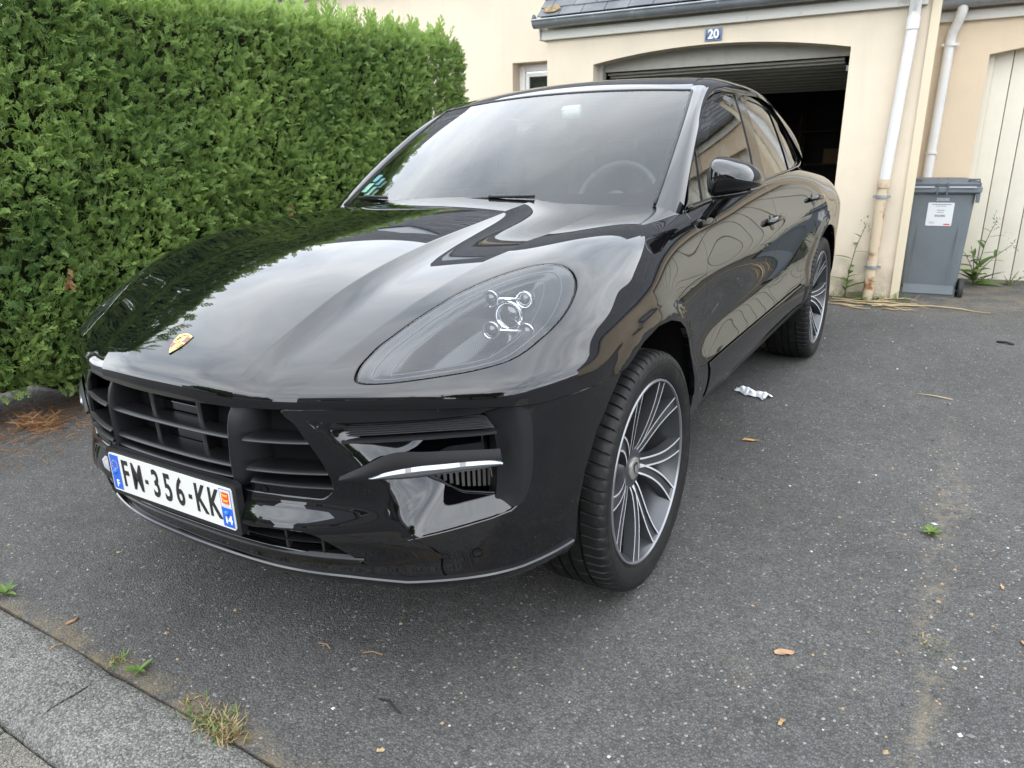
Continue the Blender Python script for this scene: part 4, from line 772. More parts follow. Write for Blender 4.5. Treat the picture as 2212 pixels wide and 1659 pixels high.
# ---- bonnet (clamshell) outline, half
hem=[(-.97,v) for v in np.linspace(0,1.09,60)]
hem2=[]; u,v=-.97,1.10
for (y,z) in((-.40,.767),(-.35,.767),(-.30,.768),(-.25,.772)): u,v=uv_of(BODY,y,z,u,v); hem2.append((u,v))
ar1=arch_uv([q for q in ARCH[7:12]],BODY,u,v)
seam=smoothline([ar1[-1]]+[tuple(q) for q in D['CSEAM']],.012)
door=smoothline([tuple(D['CSEAM'][-1])]+[tuple(q) for q in D['DOORF'][2:]],.012)
def base_line():   # bonnet rear edge along the windscreen base
    o=[]
    for x,y in((.80,.585),(.735,.555),(.65,.52),(.55,.485),(.42,.45),(.28,.425),(.14,.41),(0,.405)):
        o.append((y,np.interp(x,[0,.175,.338,.364,.49,.635,.745,.815,.87],[0,.16,.33,.357,.47,.62,.72,.82,.91])))
    return o
base=smoothline([tuple(door[-1])]+base_line(),.02)
half=np.concatenate([np.array(hem),np.array(hem2),ar1,seam[1:],door[1:],base[1:]])
k=half[1:-1]; full=np.concatenate([half,mir(k[::-1])])
GAP=.0022
HLo=smoothline(D['HL'],.008,True); HLo=HLo if area(HLo)>0 else HLo[::-1]
HLg=inset(HLo,-.0075)
bon=panel('bonnet',BODY,inset(resample(full,.02),GAP),PAINT,car,holes=[HLg,mir(HLg)[::-1]],du=.022,dv=.02,extra_v=CV,flange=.02,rad=.0035)
# ---- lower front wing, doors, rear quarter (both sides)
def side(poly,sg): return np.array(poly) if sg>0 else mir(poly)
arw=arch_uv(ARCH[11:],BODY,float(ar1[-1][0]),float(ar1[-1][1]))
def yl(y0,y1,z,n,u,v):
    o=[]
    for y in np.linspace(y0,y1,n): u,v=uv_of(BODY,y,z,u,v); o.append((u,v))
    return np.array(o)
zline=lambda y,pts: np.array([uv_of(BODY,y_,z_,y_,1.2) for y_,z_ in pts])
dgap=[(1.70,.558),(1.645,.60),(1.612,.65),(1.607,.72),(1.618,.80),(1.632,.88),(1.645,.96),(1.655,1.04),(1.66,1.10),(1.662,1.128)]
dg=np.array([uv_of(BODY,y,z,y,1.1) for y,z in dgap])
rgap=[(2.22,.558),(2.30,.64),(2.345,.70),(2.40,.77),(2.46,.84),(2.53,.90),(2.585,.97),(2.60,1.04),(2.585,1.10),(2.55,1.148)]
rg=np.array([uv_of(BODY,y,z,y,1.1) for y,z in rgap])
dfr=[(.575,.558),(.572,.62),(.570,.70),(.572,.80)]; dfl=np.array([uv_of(BODY,y,z,y,1.2) for y,z in dfr]); dfr_up=np.concatenate([dfl,door[:]])
def belt(y0,y1,n): return np.array([(y,.835+.0*y) for y in np.linspace(y0,y1,n)])
rearc=[(2.807+.425*math.cos(a),.39+.425*math.sin(a)) for a in np.linspace(math.radians(188),math.radians(-12),30)]
rau=np.array([uv_of(BODY,y,z,y,1.2) for y,z in rearc])
for sg in(1,-1):
    fw=np.concatenate([seam,dfr_up[::-1][len(door)-1:][:],[uv_of(BODY,.575,.548,.575,1.4),uv_of(BODY,.57,.40,.57,1.5)],arw[::-1][1:-1]])
    panel('front_wing',BODY,inset(resample(side(fw,sg),.015),GAP),PAINT,car,du=.018,dv=.018)
    fd=np.concatenate([dfr_up,[(door[-1][0],.835)],belt(float(door[-1][0])+.05,1.66,20),dg[::-1],yl(1.66,.60,.557,20,1.66,1.395)])
    d_=panel('front_door',BODY,inset(resample(side(fd,sg),.015),GAP),PAINT,car,du=.025,dv=.02)
    rd=np.concatenate([dg,belt(1.70,2.54,14),rg[::-1],yl(2.18,1.74,.557,10,2.18,1.395)])
    r_=panel('rear_door',BODY,inset(resample(side(rd,sg),.015),GAP),PAINT,car,du=.025,dv=.02)
    qp=np.concatenate([rg,[(2.60,.76),(2.8,.70),(3.1,.66),(3.4,.64),(3.69,.64)],[(3.69,v) for v in np.linspace(.70,1.5,20)],yl(3.6,3.24,.40,6,3.6,1.5),rau[::-1],[uv_of(BODY,2.33,.44,2.33,1.5),uv_of(BODY,2.24,.557,2.24,1.39)]])
    panel('rear_quarter',BODY,inset(resample(side(qp,sg),.02),GAP),PAINT,car,du=.025,dv=.02)
    sb=np.concatenate([yl(.595,2.22,.5535,30,.595,1.40),[uv_of(BODY,2.325,.44,2.325,1.5)],yl(2.34,.585,.425,30,2.34,1.5)])
    panel('side_blade',BODY,inset(resample(side(sb,sg),.02),GAP),GLOSS,car,du=.05,dv=.012,off=.004)
    sl=np.concatenate([yl(.45,2.35,.418,30,.45,1.51),yl(2.36,.40,.376,30,2.36,1.555)])
    panel('sill',BODY,inset(resample(side(sl,sg),.02),.001),SATIN,car,du=.05,dv=.012,off=.002)
    # door handles
    for dd,yc,zc in((d_,1.565,.962),(r_,2.44,.992)):
        u,v=uv_of(BODY,yc,zc,yc,1.0); v*=sg; P=Vector(BODY(u,v)[0]); n=Vector(BODY.nrm(u,v)[0]); t=Vector(BODY(u+.01,v)[0]-BODY(u-.01,v)[0]).normalized(); b=n.cross(t).normalized()
        if b.z<0:b=-b
        M=Matrix((t,b,n)).transposed().to_4x4(); M.translation=P
        mb=MB(); mb.lathe([(.0015,.0),(.0015,.036),(-.004,.042)],24,'z'); mb.build('handle_recess',GLOSS,dd,True,M=M@Matrix.Translation((-.03,-.004,0))@Matrix.Diagonal((1.5,.9,1,1)))
        mb=MB(); mb.tube([(-.115,0,.002),(-.10,.002,.022),(-.05,.004,.032),(.02,.004,.033),(.08,.003,.028),(.115,.002,.018),(.125,0,.002)],[.010,.0115,.012,.012,.012,.012,.010],12); mb.build('handle',PAINT,dd,True,M=M@Matrix.Diagonal((1,1.15,1,1)))
# rear close-out and underbody
row=np.array([(3.70,v) for v in np.linspace(-1.5,1.5,61)]); X=BODY(row[:,0],row[:,1]); B=X*np.array([.80,1,.96])+np.array([0,.10,.0]); n=len(X)
meshobj('tail_panel',np.concatenate([X,B,[[0,3.84,.75]]]),[(i,i+1,n+i+1,n+i) for i in range(n-1)]+[(n+i,n+i+1,2*n) for i in range(n-1)]+[(n-1,0,n,2*n-1),(2*n-1,n,2*n)],PAINT,car)
mb=MB(); mb.box((0,1.55,.40),(1.56,1.75,.24)); mb.box((0,3.3,.45),(1.15,.8,.3)); mb.box((0,-.1,.62),(1.14,1.2,.46)); mb.box((0,2.85,.62),(1.1,.9,.5)); mb.build('underbody',DARK,car)  # engine-bay box is a dark filler against light leaking through panel gaps
# wheel arch liners
for yc in(0,2.807):
    for sg in(1,-1):
        V=[];F=[]; m=40
        for i in range(m+1):
            a=math.radians(2 if yc==0 else -8)+math.radians(180 if yc==0 else 196)*i/m
            for x,rr in((.62,.47),(.93,.475)): V.append((x*sg,yc-.02*(yc==0)+rr*math.cos(a),.385+rr*math.sin(a)))
        for i in range(m): F.append((2*i,2*i+1,2*i+3,2*i+2))
        b=len(V); V.append((.615*sg,yc,.385)); V+= [((.62)*sg,yc+.47*math.cos(math.radians(-8)+math.radians(196)*i/m),.385+.47*math.sin(math.radians(-8)+math.radians(196)*i/m)) for i in range(m+1)]; F+=[(b,b+1+i,b+2+i) for i in range(m)]
        meshobj('arch_liner',V,F,LINER,car,True)
# ---- greenhouse
gridobj('roof',ROOF,np.linspace(1.137,3.4,60),np.linspace(-1,1,61),PAINT,car)
for sg in(1,-1):
    us=np.linspace(.52,3.4,90); vs=np.linspace(0,1,15); U,V_=np.meshgrid(us,vs,indexing='ij'); X=RAIL(U.ravel(),V_.ravel()); X[:,0]*=sg
    Nn=RAIL.nrm(U.ravel(),V_.ravel()); Nn[:,0]*=sg; s_=np.sign((Nn*np.array([sg*.6,0,.8])).sum(1).mean()); Nn*=s_
    F=[(i*15+j,(i+1)*15+j,(i+1)*15+j+1,i*15+j+1) for i in range(89) for j in range(14)]
    f0=F[600]; c=np.cross(X[f0[1]]-X[f0[0]],X[f0[2]]-X[f0[0]])
    if c@Nn[f0[0]]<0: F=[f[::-1] for f in F]
    meshobj('roof_rail',X,F,PAINT,car,True,normals=Nn)
    # black window surround behind the panes, the panes, and thin seals
    def GP(P,off):
        P=np.array(P); X=GLS(P[:,0],P[:,1])+GLS.nrm(P[:,0],P[:,1])*off*np.sign(GLS.nrm(np.array([1.5]),np.array([1.3]))[0,0]); X[:,0]*=sg; return X
    wins=[smoothline(D[k],.012,True) if 0 else resample(D[k],.015) for k in('W0','W1','W2','W3')]
    outer=resample(np.array([(.60,1.085),(.66,1.12),(.72,1.185),(.80,1.245),(.88,1.303),(.96,1.352),(1.04,1.398),(1.12,1.438),(1.22,1.478),(1.35,1.506),(1.5,1.522),(1.7,1.53),(1.9,1.527),(2.1,1.508),(2.3,1.482),(2.5,1.412),(2.65,1.325),(2.76,1.225),(2.80,1.175),(2.74,1.135),(2.4,1.122),(1.8,1.105),(1.2,1.09),(.8,1.08)]),.02)
    class _S:
        def __call__(s,u,v): X=GLS(u,v); X[:,0]*=sg; return X
        def nrm(s,u,v,e=1e-4): N_=GLS.nrm(u,v); N_=N_*np.sign(N_[:,:1]+1e-9); N_[:,0]*=sg; return N_
    S_=_S(); holes=[inset(w if area(w)>0 else w[::-1],.001) for w in wins]
    sur=panel('window_surround',S_,outer,GLOSS,car,holes=holes,du=.05,dv=.03,off=.0,flange=.012,rad=.001)
    for w,nm in zip(wins,('quarter_light','door_window','rear_door_window','rear_quarter_window')): panel(nm,S_,inset(w if area(w)>0 else w[::-1],-.004),GLASSS,car,du=.08,dv=.06,off=-.005,rim=False)
    bt=np.array([(y,np.interp(y,[.6,.8,1.2,1.6,2.0,2.4,2.62,2.74,2.80],[1.095,1.104,1.116,1.128,1.139,1.15,1.158,1.170,1.195])) for y in np.linspace(.63,2.80,60)])
    X=GP(bt,.006); mb=MB(); mb.tube([tuple(q) for q in X],.0065,8); mb.build('belt_seal',GLOSS,sur,True)
    tp=outer[:]; 
# windscreen, frit and seals
us=np.linspace(.0,1,40); vs=np.linspace(-1,1,61); wsg=gridobj('windscreen',WSC,us,vs,GLASSW,car,off=.002); gridobj('inner_glass_face',WSC,us,vs,glassmat('inner_glass',(.94,.985,.97),2.3),wsg,off=-.0075)
FB=D['FRB']; hb=[(.152,0.)]+[(.152,.25),(.152,.5),(.151,.7)]+[tuple(q) for q in FB[:-1]]+[(.949,.5)]
sn=smoothline(D['SENSOR'][1:-1],.02); hr=np.array(hb+[(.956,.25)]); hl=mir(hr)[::-1]
hole=np.concatenate([hr,[(.93,.135)],sn[::-1],[(.93,-.155)],hl]); hole=resample(hole[:-1],.02); hole=hole if area(hole)>0 else hole[::-1]
class _WI:
    def __call__(s,u,v): return WSC(u,v)
    def nrm(s,u,v,e=1e-4): n=WSC.nrm(u,v); return n*np.sign(n[:,2:3])
panel('windscreen_frit',_WI(),resample(np.array([(0.,-1.),(1.,-1.),(1.,1.),(0.,1.)]),.04),mat('ceramic_frit',(.003,.003,.004),.5,0,.1),car,holes=[hole],du=.05,dv=.05,off=-.004,rim=False)
panel('mirror_cover',_WI(),resample(D['MIRR'],.01),CARB,car,du=.05,dv=.05,off=-.03,rim=False)
for sg in(1,-1):
    mb=MB(); L_=[]; 
    for t in np.linspace(.06,1,24): P=WSC(t,sg*1.0)[0]; L_.append(tuple(P+np.array([sg*.004,0,.002])))
    mb.tube(L_,.006,6); mb.build('windscreen_seal',SEAL,car,True)
mb=MB(); mb.tube([tuple(WSC(1.0,v)[0]+np.array([0,.006,.003])) for v in np.linspace(-1,1,40)],.007,6); mb.build('windscreen_seal',SEAL,car,True)
# rear window and parcel area
V=[];F=[]
for s in np.linspace(-1,1,15): V+= [(s*.47,3.40,1.40+.05*(1-s*s)),(s*.66,3.66,1.06+.02*(1-s*s))]
F=[(2*i,2*i+1,2*i+3,2*i+2) for i in range(14)]; meshobj('rear_window',V,F,GLASSS,car)
# stickers low on the far corner of the screen
for i,(t0,t1,s0,s1,c) in enumerate(((.27,.33,-.955,-.885,(.30,.55,.62)),(.18,.255,-.965,-.885,(.42,.68,.58)))):
    g=[WSC(np.array([t]),np.array([s]))[0] for t,s in((t0,s0),(t0,s1),(t1,s1),(t1,s0))]; n=WSC.nrm(np.array([t0]),np.array([s0]))[0]; n*=np.sign(n[2])
    meshobj('windscreen_sticker',[q-n*.0035 for q in g],[(0,1,2,3)],mat('sticker%d'%i,c,.5),car,False)
# wipers
WIP=mat('wiper_black',(.02,.02,.021),.4,0,.4)
def wsp(t,s,h): 
    n=WSC.nrm(np.array([t]),np.array([s]))[0]; n=n*np.sign(n[2]); return tuple(WSC(t,s)[0]+n*h)
for s0,s1,sc in((.10,.46,.10),(-.86,-.50,-.86)):
    mb=MB(); mb.tube([wsp(.118+.008*math.sin(3*k/20),s0+(s1-s0)*k/20,.009) for k in range(21)],.0042,6); wp=mb.build('wiper_blade',WIP,car,True)
    mb=MB(); mb.tube([wsp(.122,s0+(s1-s0)*k/12,.015) for k in range(4,13)],[.0065]*3+[.005]*6,8); a=(s0+s1)/2; mb.build('wiper_arm',WIP,wp,True)
# cowl under the rear bonnet edge
meshobj('cowl',[tuple(q) for q in np.concatenate([np.array([[x,.30+.30*(x/.8)**2,1.07-.03*(x/.8)**2] for x in np.linspace(-.8,.8,21)]),np.array([[x,.52+.14*(x/.8)**2,1.10-.02*(x/.8)**2] for x in np.linspace(-.8,.8,21)])])],[(i,i+1,22+i,21+i) for i in range(20)],SATIN,car)
# ---- door mirrors
def mirror(sg):
    g=group('door_mirror',car)
    out=smoothline([(0.917,1.264),(0.934,1.2655),(0.964,1.26),(0.997,1.248),(1.027,1.233),(1.049,1.209),(1.060,1.185),(1.059,1.172),(1.050,1.163),(1.021,1.155),(0.986,1.148),(0.936,1.138),(0.914,1.134),(0.903,1.144),(0.897,1.165),(0.896,1.198),(0.9,1.23),(0.906,1.249)],.012,True)
    cx,cz=.962,1.198; m=len(out); V=[];F=[]
    prof=[(0,.05),(.004,.30),(.012,.52),(.026,.72),(.045,.86),(.07,.955),(.10,1.0),(.135,1.0),(.15,.985)]
    for dy,f in prof:
        for x,z in out:
            xx=cx+(x-cx)*f; zz=cz+.012+(z-cz-.012)*f; V.append((sg*xx,.545+dy+.42*max(0,xx-.93)**1.2,zz))
    for i in range(len(prof)-1):
        for k in range(m): F.append((i*m+k,i*m+(k+1)%m,(i+1)*m+(k+1)%m,(i+1)*m+k))
    F.append(tuple(range(m))); b=(len(prof)-1)*m
    o=MB(); o.add(V,F); sh=o.build('mirror_shell',PAINT,g,True)
    o=MB(); o.add([(q[0],q[1]-.006,q[2]) for q in V[b:b+m]],[tuple(range(m))]); o.build('mirror_glass',CHROME,g)
    # two-legged foot
    o=MB(); o.tube([(sg*.868,.66,1.05),(sg*.89,.655,1.08),(sg*.915,.65,1.115),(sg*.935,.64,1.145)],[.014,.011,.010,.014],10); o.build('mirror_foot',PAINT,g,True)
    o=MB(); o.tube([(sg*.866,.76,1.055),(sg*.90,.75,1.09),(sg*.94,.73,1.128),(sg*.965,.70,1.15)],[.020,.017,.016,.018],10); o.build('mirror_foot',PAINT,g,True)
    o=MB(); o.box((sg*.868,.71,1.045),(.035,.17,.03),bev=.008); o.build('mirror_base',GLOSS,g,'auto')
    o=MB(); o.tube([(sg*.92,.60,1.136),(sg*.98,.63,1.142),(sg*1.03,.67,1.152)],[.008,.012,.009],8); o.build('mirror_underside',GLOSS,g,True)
mirror(1); mirror(-1)
fm=[o for o in bpy.data.objects if o.name.startswith('door_mirror')][-1]; fm.matrix_basis=Matrix.Translation((-.865,.97,0))@Matrix.Rotation(math.radians(-84),4,'Z')@Matrix.Translation((.885,-.68,0))   # far mirror folded in
# ---- cabin
cab=group('cabin',car)
mb=MB(); mb.box((0,1.9,.72),(1.46,2.9,.2)); mb.box((0,.62,.90),(1.45,.62,.24),bev=.06); mb.box((0,.80,1.03),(1.43,.36,.10),bev=.045); mb.box((.36,.93,1.075),(.36,.18,.09),bev=.04); mb.build('dashboard',CARB,cab,'auto')
for sg in(1,-1):
    mb=MB(); mb.box((sg*.74,1.9,.95),(.06,2.6,.36),bev=.02); mb.build('door_card',CARB,cab,'auto')
    # B pillars
    mb=MB(); mb.tube([(sg*.76,1.74,1.08),(sg*.72,1.77,1.28),(sg*.655,1.79,1.50)],.035,8); mb.build('inner_pillar',CARB,cab,True)
    mb=MB(); mb.tube([(sg*.74,2.45,1.10),(sg*.70,2.43,1.28),(sg*.64,2.40,1.44)],.035,8); mb.build('inner_pillar',CARB,cab,True)
U,V_=np.meshgrid(np.linspace(1.2,3.35,20),np.linspace(-1,1,15),indexing='ij'); X=ROOF(U.ravel(),V_.ravel())-np.array([0,0,.035]); meshobj('headlining',X,[(i*15+j,(i+1)*15+j,(i+1)*15+j+1,i*15+j+1) for i in range(19) for j in range(14)],mat('pale_headlining',(.30,.29,.28),.9),cab)
SEATM=mat('seat_leather',(.10,.10,.102),.5,0,.35,bump=(120,.2,.001))
for x in(.37,-.37):
    s=group('seat',cab)
    mb=MB(); mb.box((x,1.50,.86),(.50,.52,.16),bev=.06); mb.build('cushion',SEATM,s,'auto')
    R=Matrix.Rotation(math.radians(-17),3,'X'); mb=MB(); mb.box((x,1.80,1.06),(.47,.13,.52),R=R,bev=.055)
    for q in(-1,1): mb.box((x+q*.205,1.765,1.05),(.09,.17,.46),R=R,bev=.035)
    mb.build('backrest',SEATM,s,'auto')
    mb=MB(); mb.box((x,1.895,1.40),(.27,.10,.17),R=R,bev=.045); mb.build('headrest',SEATM,s,'auto')
    mb=MB(); 
    for q in(-1,1): mb.tube([(x+q*.06,1.86,1.27),(x+q*.06,1.885,1.35)],.006,8)
    mb.build('headrest_post',CHROME,s,True)
s=group('rear_bench',cab); mb=MB(); mb.box((0,2.72,1.02),(1.25,.14,.55),R=Matrix.Rotation(math.radians(-20),3,'X'),bev=.05); mb.build('backrest',SEATM,s,'auto')
for x in(-.4,0,.4): mb=MB(); mb.box((x,2.86,1.30),(.24,.09,.13),bev=.04); mb.build('headrest',SEATM,s,'auto')
sw=group('steering_wheel',cab); M=Matrix.Translation((.37,1.045,1.075))@Matrix.Rotation(math.radians(66),4,'X')
mb=MB(); mb.tube([(.185*math.cos(2*math.pi*k/40),.185*math.sin(2*math.pi*k/40),0) for k in range(41)],.015,10,caps=False); mb.build('wheel_rim',mat('wheel_leather',(.035,.035,.036),.5),sw,True,M=M)
mb=MB(); mb.lathe([(-.02,.0),(-.02,.05),(.02,.06),(.03,.03),(.03,0)],20,'z'); mb.box((.11,0,0),(.14,.03,.012)); mb.box((-.11,0,0),(.14,.03,.012)); mb.box((0,-.11,0),(.03,.14,.012)); mb.build('wheel_hub',mat('wheel_leather',(.035,.035,.036),.5),sw,'auto',M=M)
im=group('inside_mirror',cab); mb=MB(); mb.box((0,1.075,1.405),(.24,.03,.062),R=Matrix.Rotation(math.radians(12),3,'Z'),bev=.012); mb.tube([(0,1.08,1.43),(0,1.085,1.47)],.012,8); mb.build('mirror_body',CARB,im,'auto')
mb=MB(); mb.box((-.005,1.06,1.452),(.13,.10,.03),R=Matrix.Rotation(math.radians(28),3,'X'),bev=.012); mb.build('sensor_cover',CARB,im,'auto')
tg=WSC(np.array([.875]),np.array([.24]))[0]; mb=MB(); mb.box(tuple(tg-np.array([0,-.03,.02])),(.085,.04,.03),R=Matrix.Rotation(math.radians(28),3,'X'),bev=.008); mb.build('toll_tag',mat('white_tag',(.62,.68,.66),.5),cab,'auto')
# ---- headlights
def lamp(sg):
    g=group('headlight',car); Lo=HLo if sg>0 else mir(HLo)[::-1]
    line=resample(HLo,.004)
    def dep(vv):
        q=vv.copy(); q[:,1]=np.abs(q[:,1]); d=mind(q,line)
        a=sstep(d/.02)*.012+sstep((d-.022)/.022)*.012+sstep((d-.045)/.06)*.055
        return -a-.006
    panel('lamp_bowl',BODY,inset(Lo,.0005),HOUSING,g,du=.007,dv=.007,dfun=dep,rim=False,marg=.3)
    panel('lens',BODY,Lo,LENS,g,du=.018,dv=.016,off=-.0012,flange=.006,rad=.002,extra_v=CV)
    panel('lamp_seal',BODY,inset(HLg if sg>0 else mir(HLg)[::-1],-.0005),SEAL,g,holes=[inset(Lo,.0015)],du=.5,dv=.5,off=-.008,rim=False)
    A=np.array([-sg*-.10,-1.0,.03]); A=np.array([sg*.16,-1,.02]); A/=np.linalg.norm(A)
    cs=[]
    for k,(u,v) in enumerate(D['PROJ']):
        P=BODY(u,sg*v)[0]; n=BODY.nrm(np.array([u]),np.array([sg*v]))[0]; Pn=BODY(u,v)[0]; r_=Pn-np.array([1.669282,-1.892649,1.314093]); Pn=Pn+r_/np.linalg.norm(r_)*(.050 if k else .062); cs.append(Pn*np.array([sg,1,1]))
    def M_at(c): 
        z=Vector(A); x=Vector((0,0,1)).cross(z).normalized(); y=z.cross(x); M=Matrix((x,y,z)).transposed().to_4x4(); M.translation=Vector(c); return M
    for k,c in enumerate(cs):
        r=.036 if k==0 else .0215; M=M_at(c)
        mb=MB(); mb.lathe([(-.03,r*.55),(-.012,r*.88),(.006,r*1.05),(.010,r*1.02),(.009,r*.82),(-.004,r*.68)],28,'z'); pj=mb.build('projector_ring',CHROME if k in(0,1,4) else mat('bright_rim',(.55,.57,.6),.2,.9),g,True,M=M)
        mb=MB(); mb.lathe([(.000,r*.80),(.008,r*.62),(.013,r*.34),(.0145,.0005)],24,'z'); mb.build('projector_lens',mat('projector_glass',(.02,.022,.03),.03,0,.7,coat=1.),pj,True,M=M)
    mb=MB(); mb.tube([cs[2],cs[1]],.0045,8); mb.tube([cs[3],cs[4]],.0035,8); mb.tube([cs[0],cs[2]],.003,8); mb.tube([cs[0],cs[4]],.003,8); mb.build('lamp_frame',CHROME,g,True)
    for di,dd,rr in((.020,-.0165,.0016),(.048,-.030,.0013)):
        q=inset(HLo,di); q=q[mind(q,line)>di*.8]; q=q if sg>0 else mir(q); Xq=BODY(q[:,0],q[:,1])+BODY.nrm(q[:,0],q[:,1])*dd; mb=MB(); mb.tube([tuple(w) for w in Xq[::2]],rr,5); mb.build('light_guide',mat('guide_grey',(.12,.125,.135),.3,.2),g,True)
    c=cs[1]; mb=MB(); mb.tube([c+A*-.005,np.array(c)-A*.035+np.array([sg*.012,0,.006])],[.0165,.012],16); mb.build('projector_tube',CHROME,g,True)
lamp(1); lamp(-1)
# ---- front bumper skin
bv=np.linspace(.395,1.30,60); hz=np.interp(BUMP(np.full(60,-.78),bv)[:,0],[.0,.27,.435,.55,.68,.815,.90,.95,.965],[.772,.778,.783,.785,.785,.781,.770,.766,.766])
top=[]
for v,z in zip(bv,hz):
    y=BUMP(-.77,v)[0,1]
    if y<-.262: top.append((-(z-.0015),v))
arb=arch_uv([(-.25,.770),(-.32,.715),(-.39,.648),(-.44,.56),(-.47,.47),(-.478,.385)],BUMP,-.77,1.33)
grl=smoothline([tuple(top[0])]+[tuple(q) for q in D['GRL'][1:]],.01)     # right edge of grille opening, from the top down and back to x~.28
gbot=[(-.567,.2),(-.567,.1),(-.567,.0)]
lip_v=D['LIPR']
skin=np.concatenate([np.array(top),arb,[(-.36,1.085)],[(u_+.012,v_) for u_,v_ in D['LIPR'][::-1][1:]],[(-.335,.56),(-.33,.45),(-.33,.30),(-.33,.15),(-.33,0)]])
skin_half=np.concatenate([skin,np.array(gbot[::-1]),grl[::-1]])
sk=np.concatenate([skin[1:],mir(skin[:-1])[::-1],mir(grl[::-1][::-1])[1:],np.array([(q[0],-q[1]) for q in gbot[:-1]]),np.array(gbot[::-1]),grl[::-1][:-1]])
intake=np.concatenate([smoothline(np.concatenate([D['IN_TOP'],D['IN_OUT'][:-1]]),.012),smoothline(np.concatenate([D['IN_OUT'][-1:],D['IN_BOT']]),.012),smoothline(D['IN_LEFT'],.012)])
intake=intake if area(intake)>0 else intake[::-1]
lowo=np.concatenate([[(-.462,0.0),(-.474,.12)],smoothline(D['LOWT'][1:-1],.015),[(-.385,.56),(-.388,.545)],smoothline([(-.391,.53),(-.402,.406),(-.408,.273),(-.410,.14),(-.410,0.)],.02)])
lowf=np.concatenate([lowo,mir(lowo[1:-1])[::-1]]); lowf=lowf if area(lowf)>0 else lowf[::-1]
bp=panel('front_bumper',BUMP,resample(sk,.012),PAINT,car,holes=[intake,mir(intake)[::-1],lowf],du=.012,dv=.018,flange=.02,rad=.006)
# dark inner panel behind the grille openings
gridobj('grille_backing',BUMP,np.linspace(-.80,-.30,20),np.linspace(-.66,.66,41),DARK,car,off=-.085)
# grille frame and bars
gr=group('grille',car)
GRB=mat('grille_black',(.007,.007,.0075),.30,0,.6)
def bar(name,u0,v0,u1,v1,par,depth=.06,th=.0085,nose=.0,n=16,m=GRB,off=.0,taper=0):
    """horizontal blade following the bumper surface from (u0,v0) to (u1,v1): rounded nose, body running back"""
    V=[];F=[]
    for i in range(n+1):
        t=i/n; u=u0+(u1-u0)*t; v=v0+(v1-v0)*t; P=BUMP(u,v)[0]; nn=BUMP.nrm(np.array([u]),np.array([v]))[0]; nn=np.array([nn[0],nn[1],0]); nn/=np.linalg.norm(nn); up=np.array([0,0,1.])
        o=off-(taper*max(0,1-t*n/2.0) if taper else 0)
        for d,h in((-depth,.3),(-.013,.55),(-.0085,.5),(0,-.1),(0,-.3),(-.003,-.47),(-.010,-.5),(-depth,-.3)): V.append(P+nn*(d+o)+up*h*th)
    for i in range(n):
        for k in range(8): F.append((i*8+k,i*8+(k+1)%8,(i+1)*8+(k+1)%8,(i+1)*8+k))
    F+=[tuple(range(8)),tuple(n*8+k for k in range(8))]
    o=MB(); o.add(V,F); return o.build(name,m,par,'auto')
for z in(.7005,.628,.599): bar('bar',-z,-.245,-z,.245,gr,.07 if z<.7 else .06,.0095)
for sg in(1,-1):
    bar('side_bar',-.700,sg*.285,-.705,sg*.472,gr,.07,.0095,n=12); bar('side_bar',-.626,sg*.285,-.630,sg*.507,gr,.07,.0095,n=12); bar('side_bar',-.595,sg*.292,-.594,sg*.517,gr,.07,.0095,n=12)
    # upright struts
    V=[];F=[]; zs=[.781,.772,.755,.73,.70,.65,.60,.585,.57]; n=len(zs)
    for i,z in enumerate(zs):
        v=.250 if z>.65 else .247; bk=max(0,(z-.745))*.45+ (.02 if z<.575 else 0); 
        for dv,d in((-.006,-.10),(-.0075,-.012),(-.004,-.001),(.0015,.002),(.007,-.004),(.017,-.030),(.036,-.075),(.040,-.10)):
            P=BUMP(-z,sg*(v+dv))[0]; V.append(P+np.array([0,-1,0])*(d-bk+.004))
    for i in range(n-1):
        for k in range(8): F.append((i*8+k,i*8+(k+1)%8,(i+1)*8+(k+1)%8,(i+1)*8+k))
    F+=[tuple(range(8)),tuple((n-1)*8+k for k in range(8))]
    o=MB(); o.add(V,F); o.build('strut',SATIN,gr,'auto')
    panel('sensor_panel',BUMP,side(resample(np.array([(-.5885,.29),(-.5885,.512),(-.577,.506),(-.569,.488),(-.5685,.40),(-.5685,.29)]),.015),sg),GLOSS,gr,du=.02,dv=.03,off=-.004,flange=.02,rad=.002)
    u,v=D['SENS2'][0]; 
for x in(-.105,.095):
    mb=MB(); 
    P=BUMP(-.67,x)[0]; mb.box((P[0],P[1]+.075,.675),(.020,.06,.21),bev=.004); mb.build('rear_rib',GRB,gr,'auto')
# radar / flat dark plate behind the centre bars
mb=MB(); P=BUMP(-.66,0)[0]; mb.box((0.0,P[1]+.075,.665),(.20,.006,.13),bev=.002); mb.build('radar_cover',GLOSS,gr)
def ring(name,u,v,r,par,m1,surf=BUMP,off=.001):
    P=Vector(surf(u,v)[0]); n=Vector(surf.nrm(np.array([u]),np.array([v]))[0]); M=n.to_track_quat('Z','Y').to_matrix().to_4x4(); M.translation=P+n*off
    mb=MB(); mb.lathe([(0,0.0),(.0006,r*.78),(-.0016,r*.84),(-.0016,r*.93),(.0006,r)],24,'z'); return mb.build(name,m1,par,'auto',M=M)
for sg in(1,-1):
    ring('parking_sensor',D['SENS'][0][0],sg*D['SENS'][0][1],.0125,car,PAINT,off=.0012); ring('parking_sensor',D['SENS2'][0][0],sg*D['SENS2'][0][1],.011,gr,GLOSS,off=-.003)
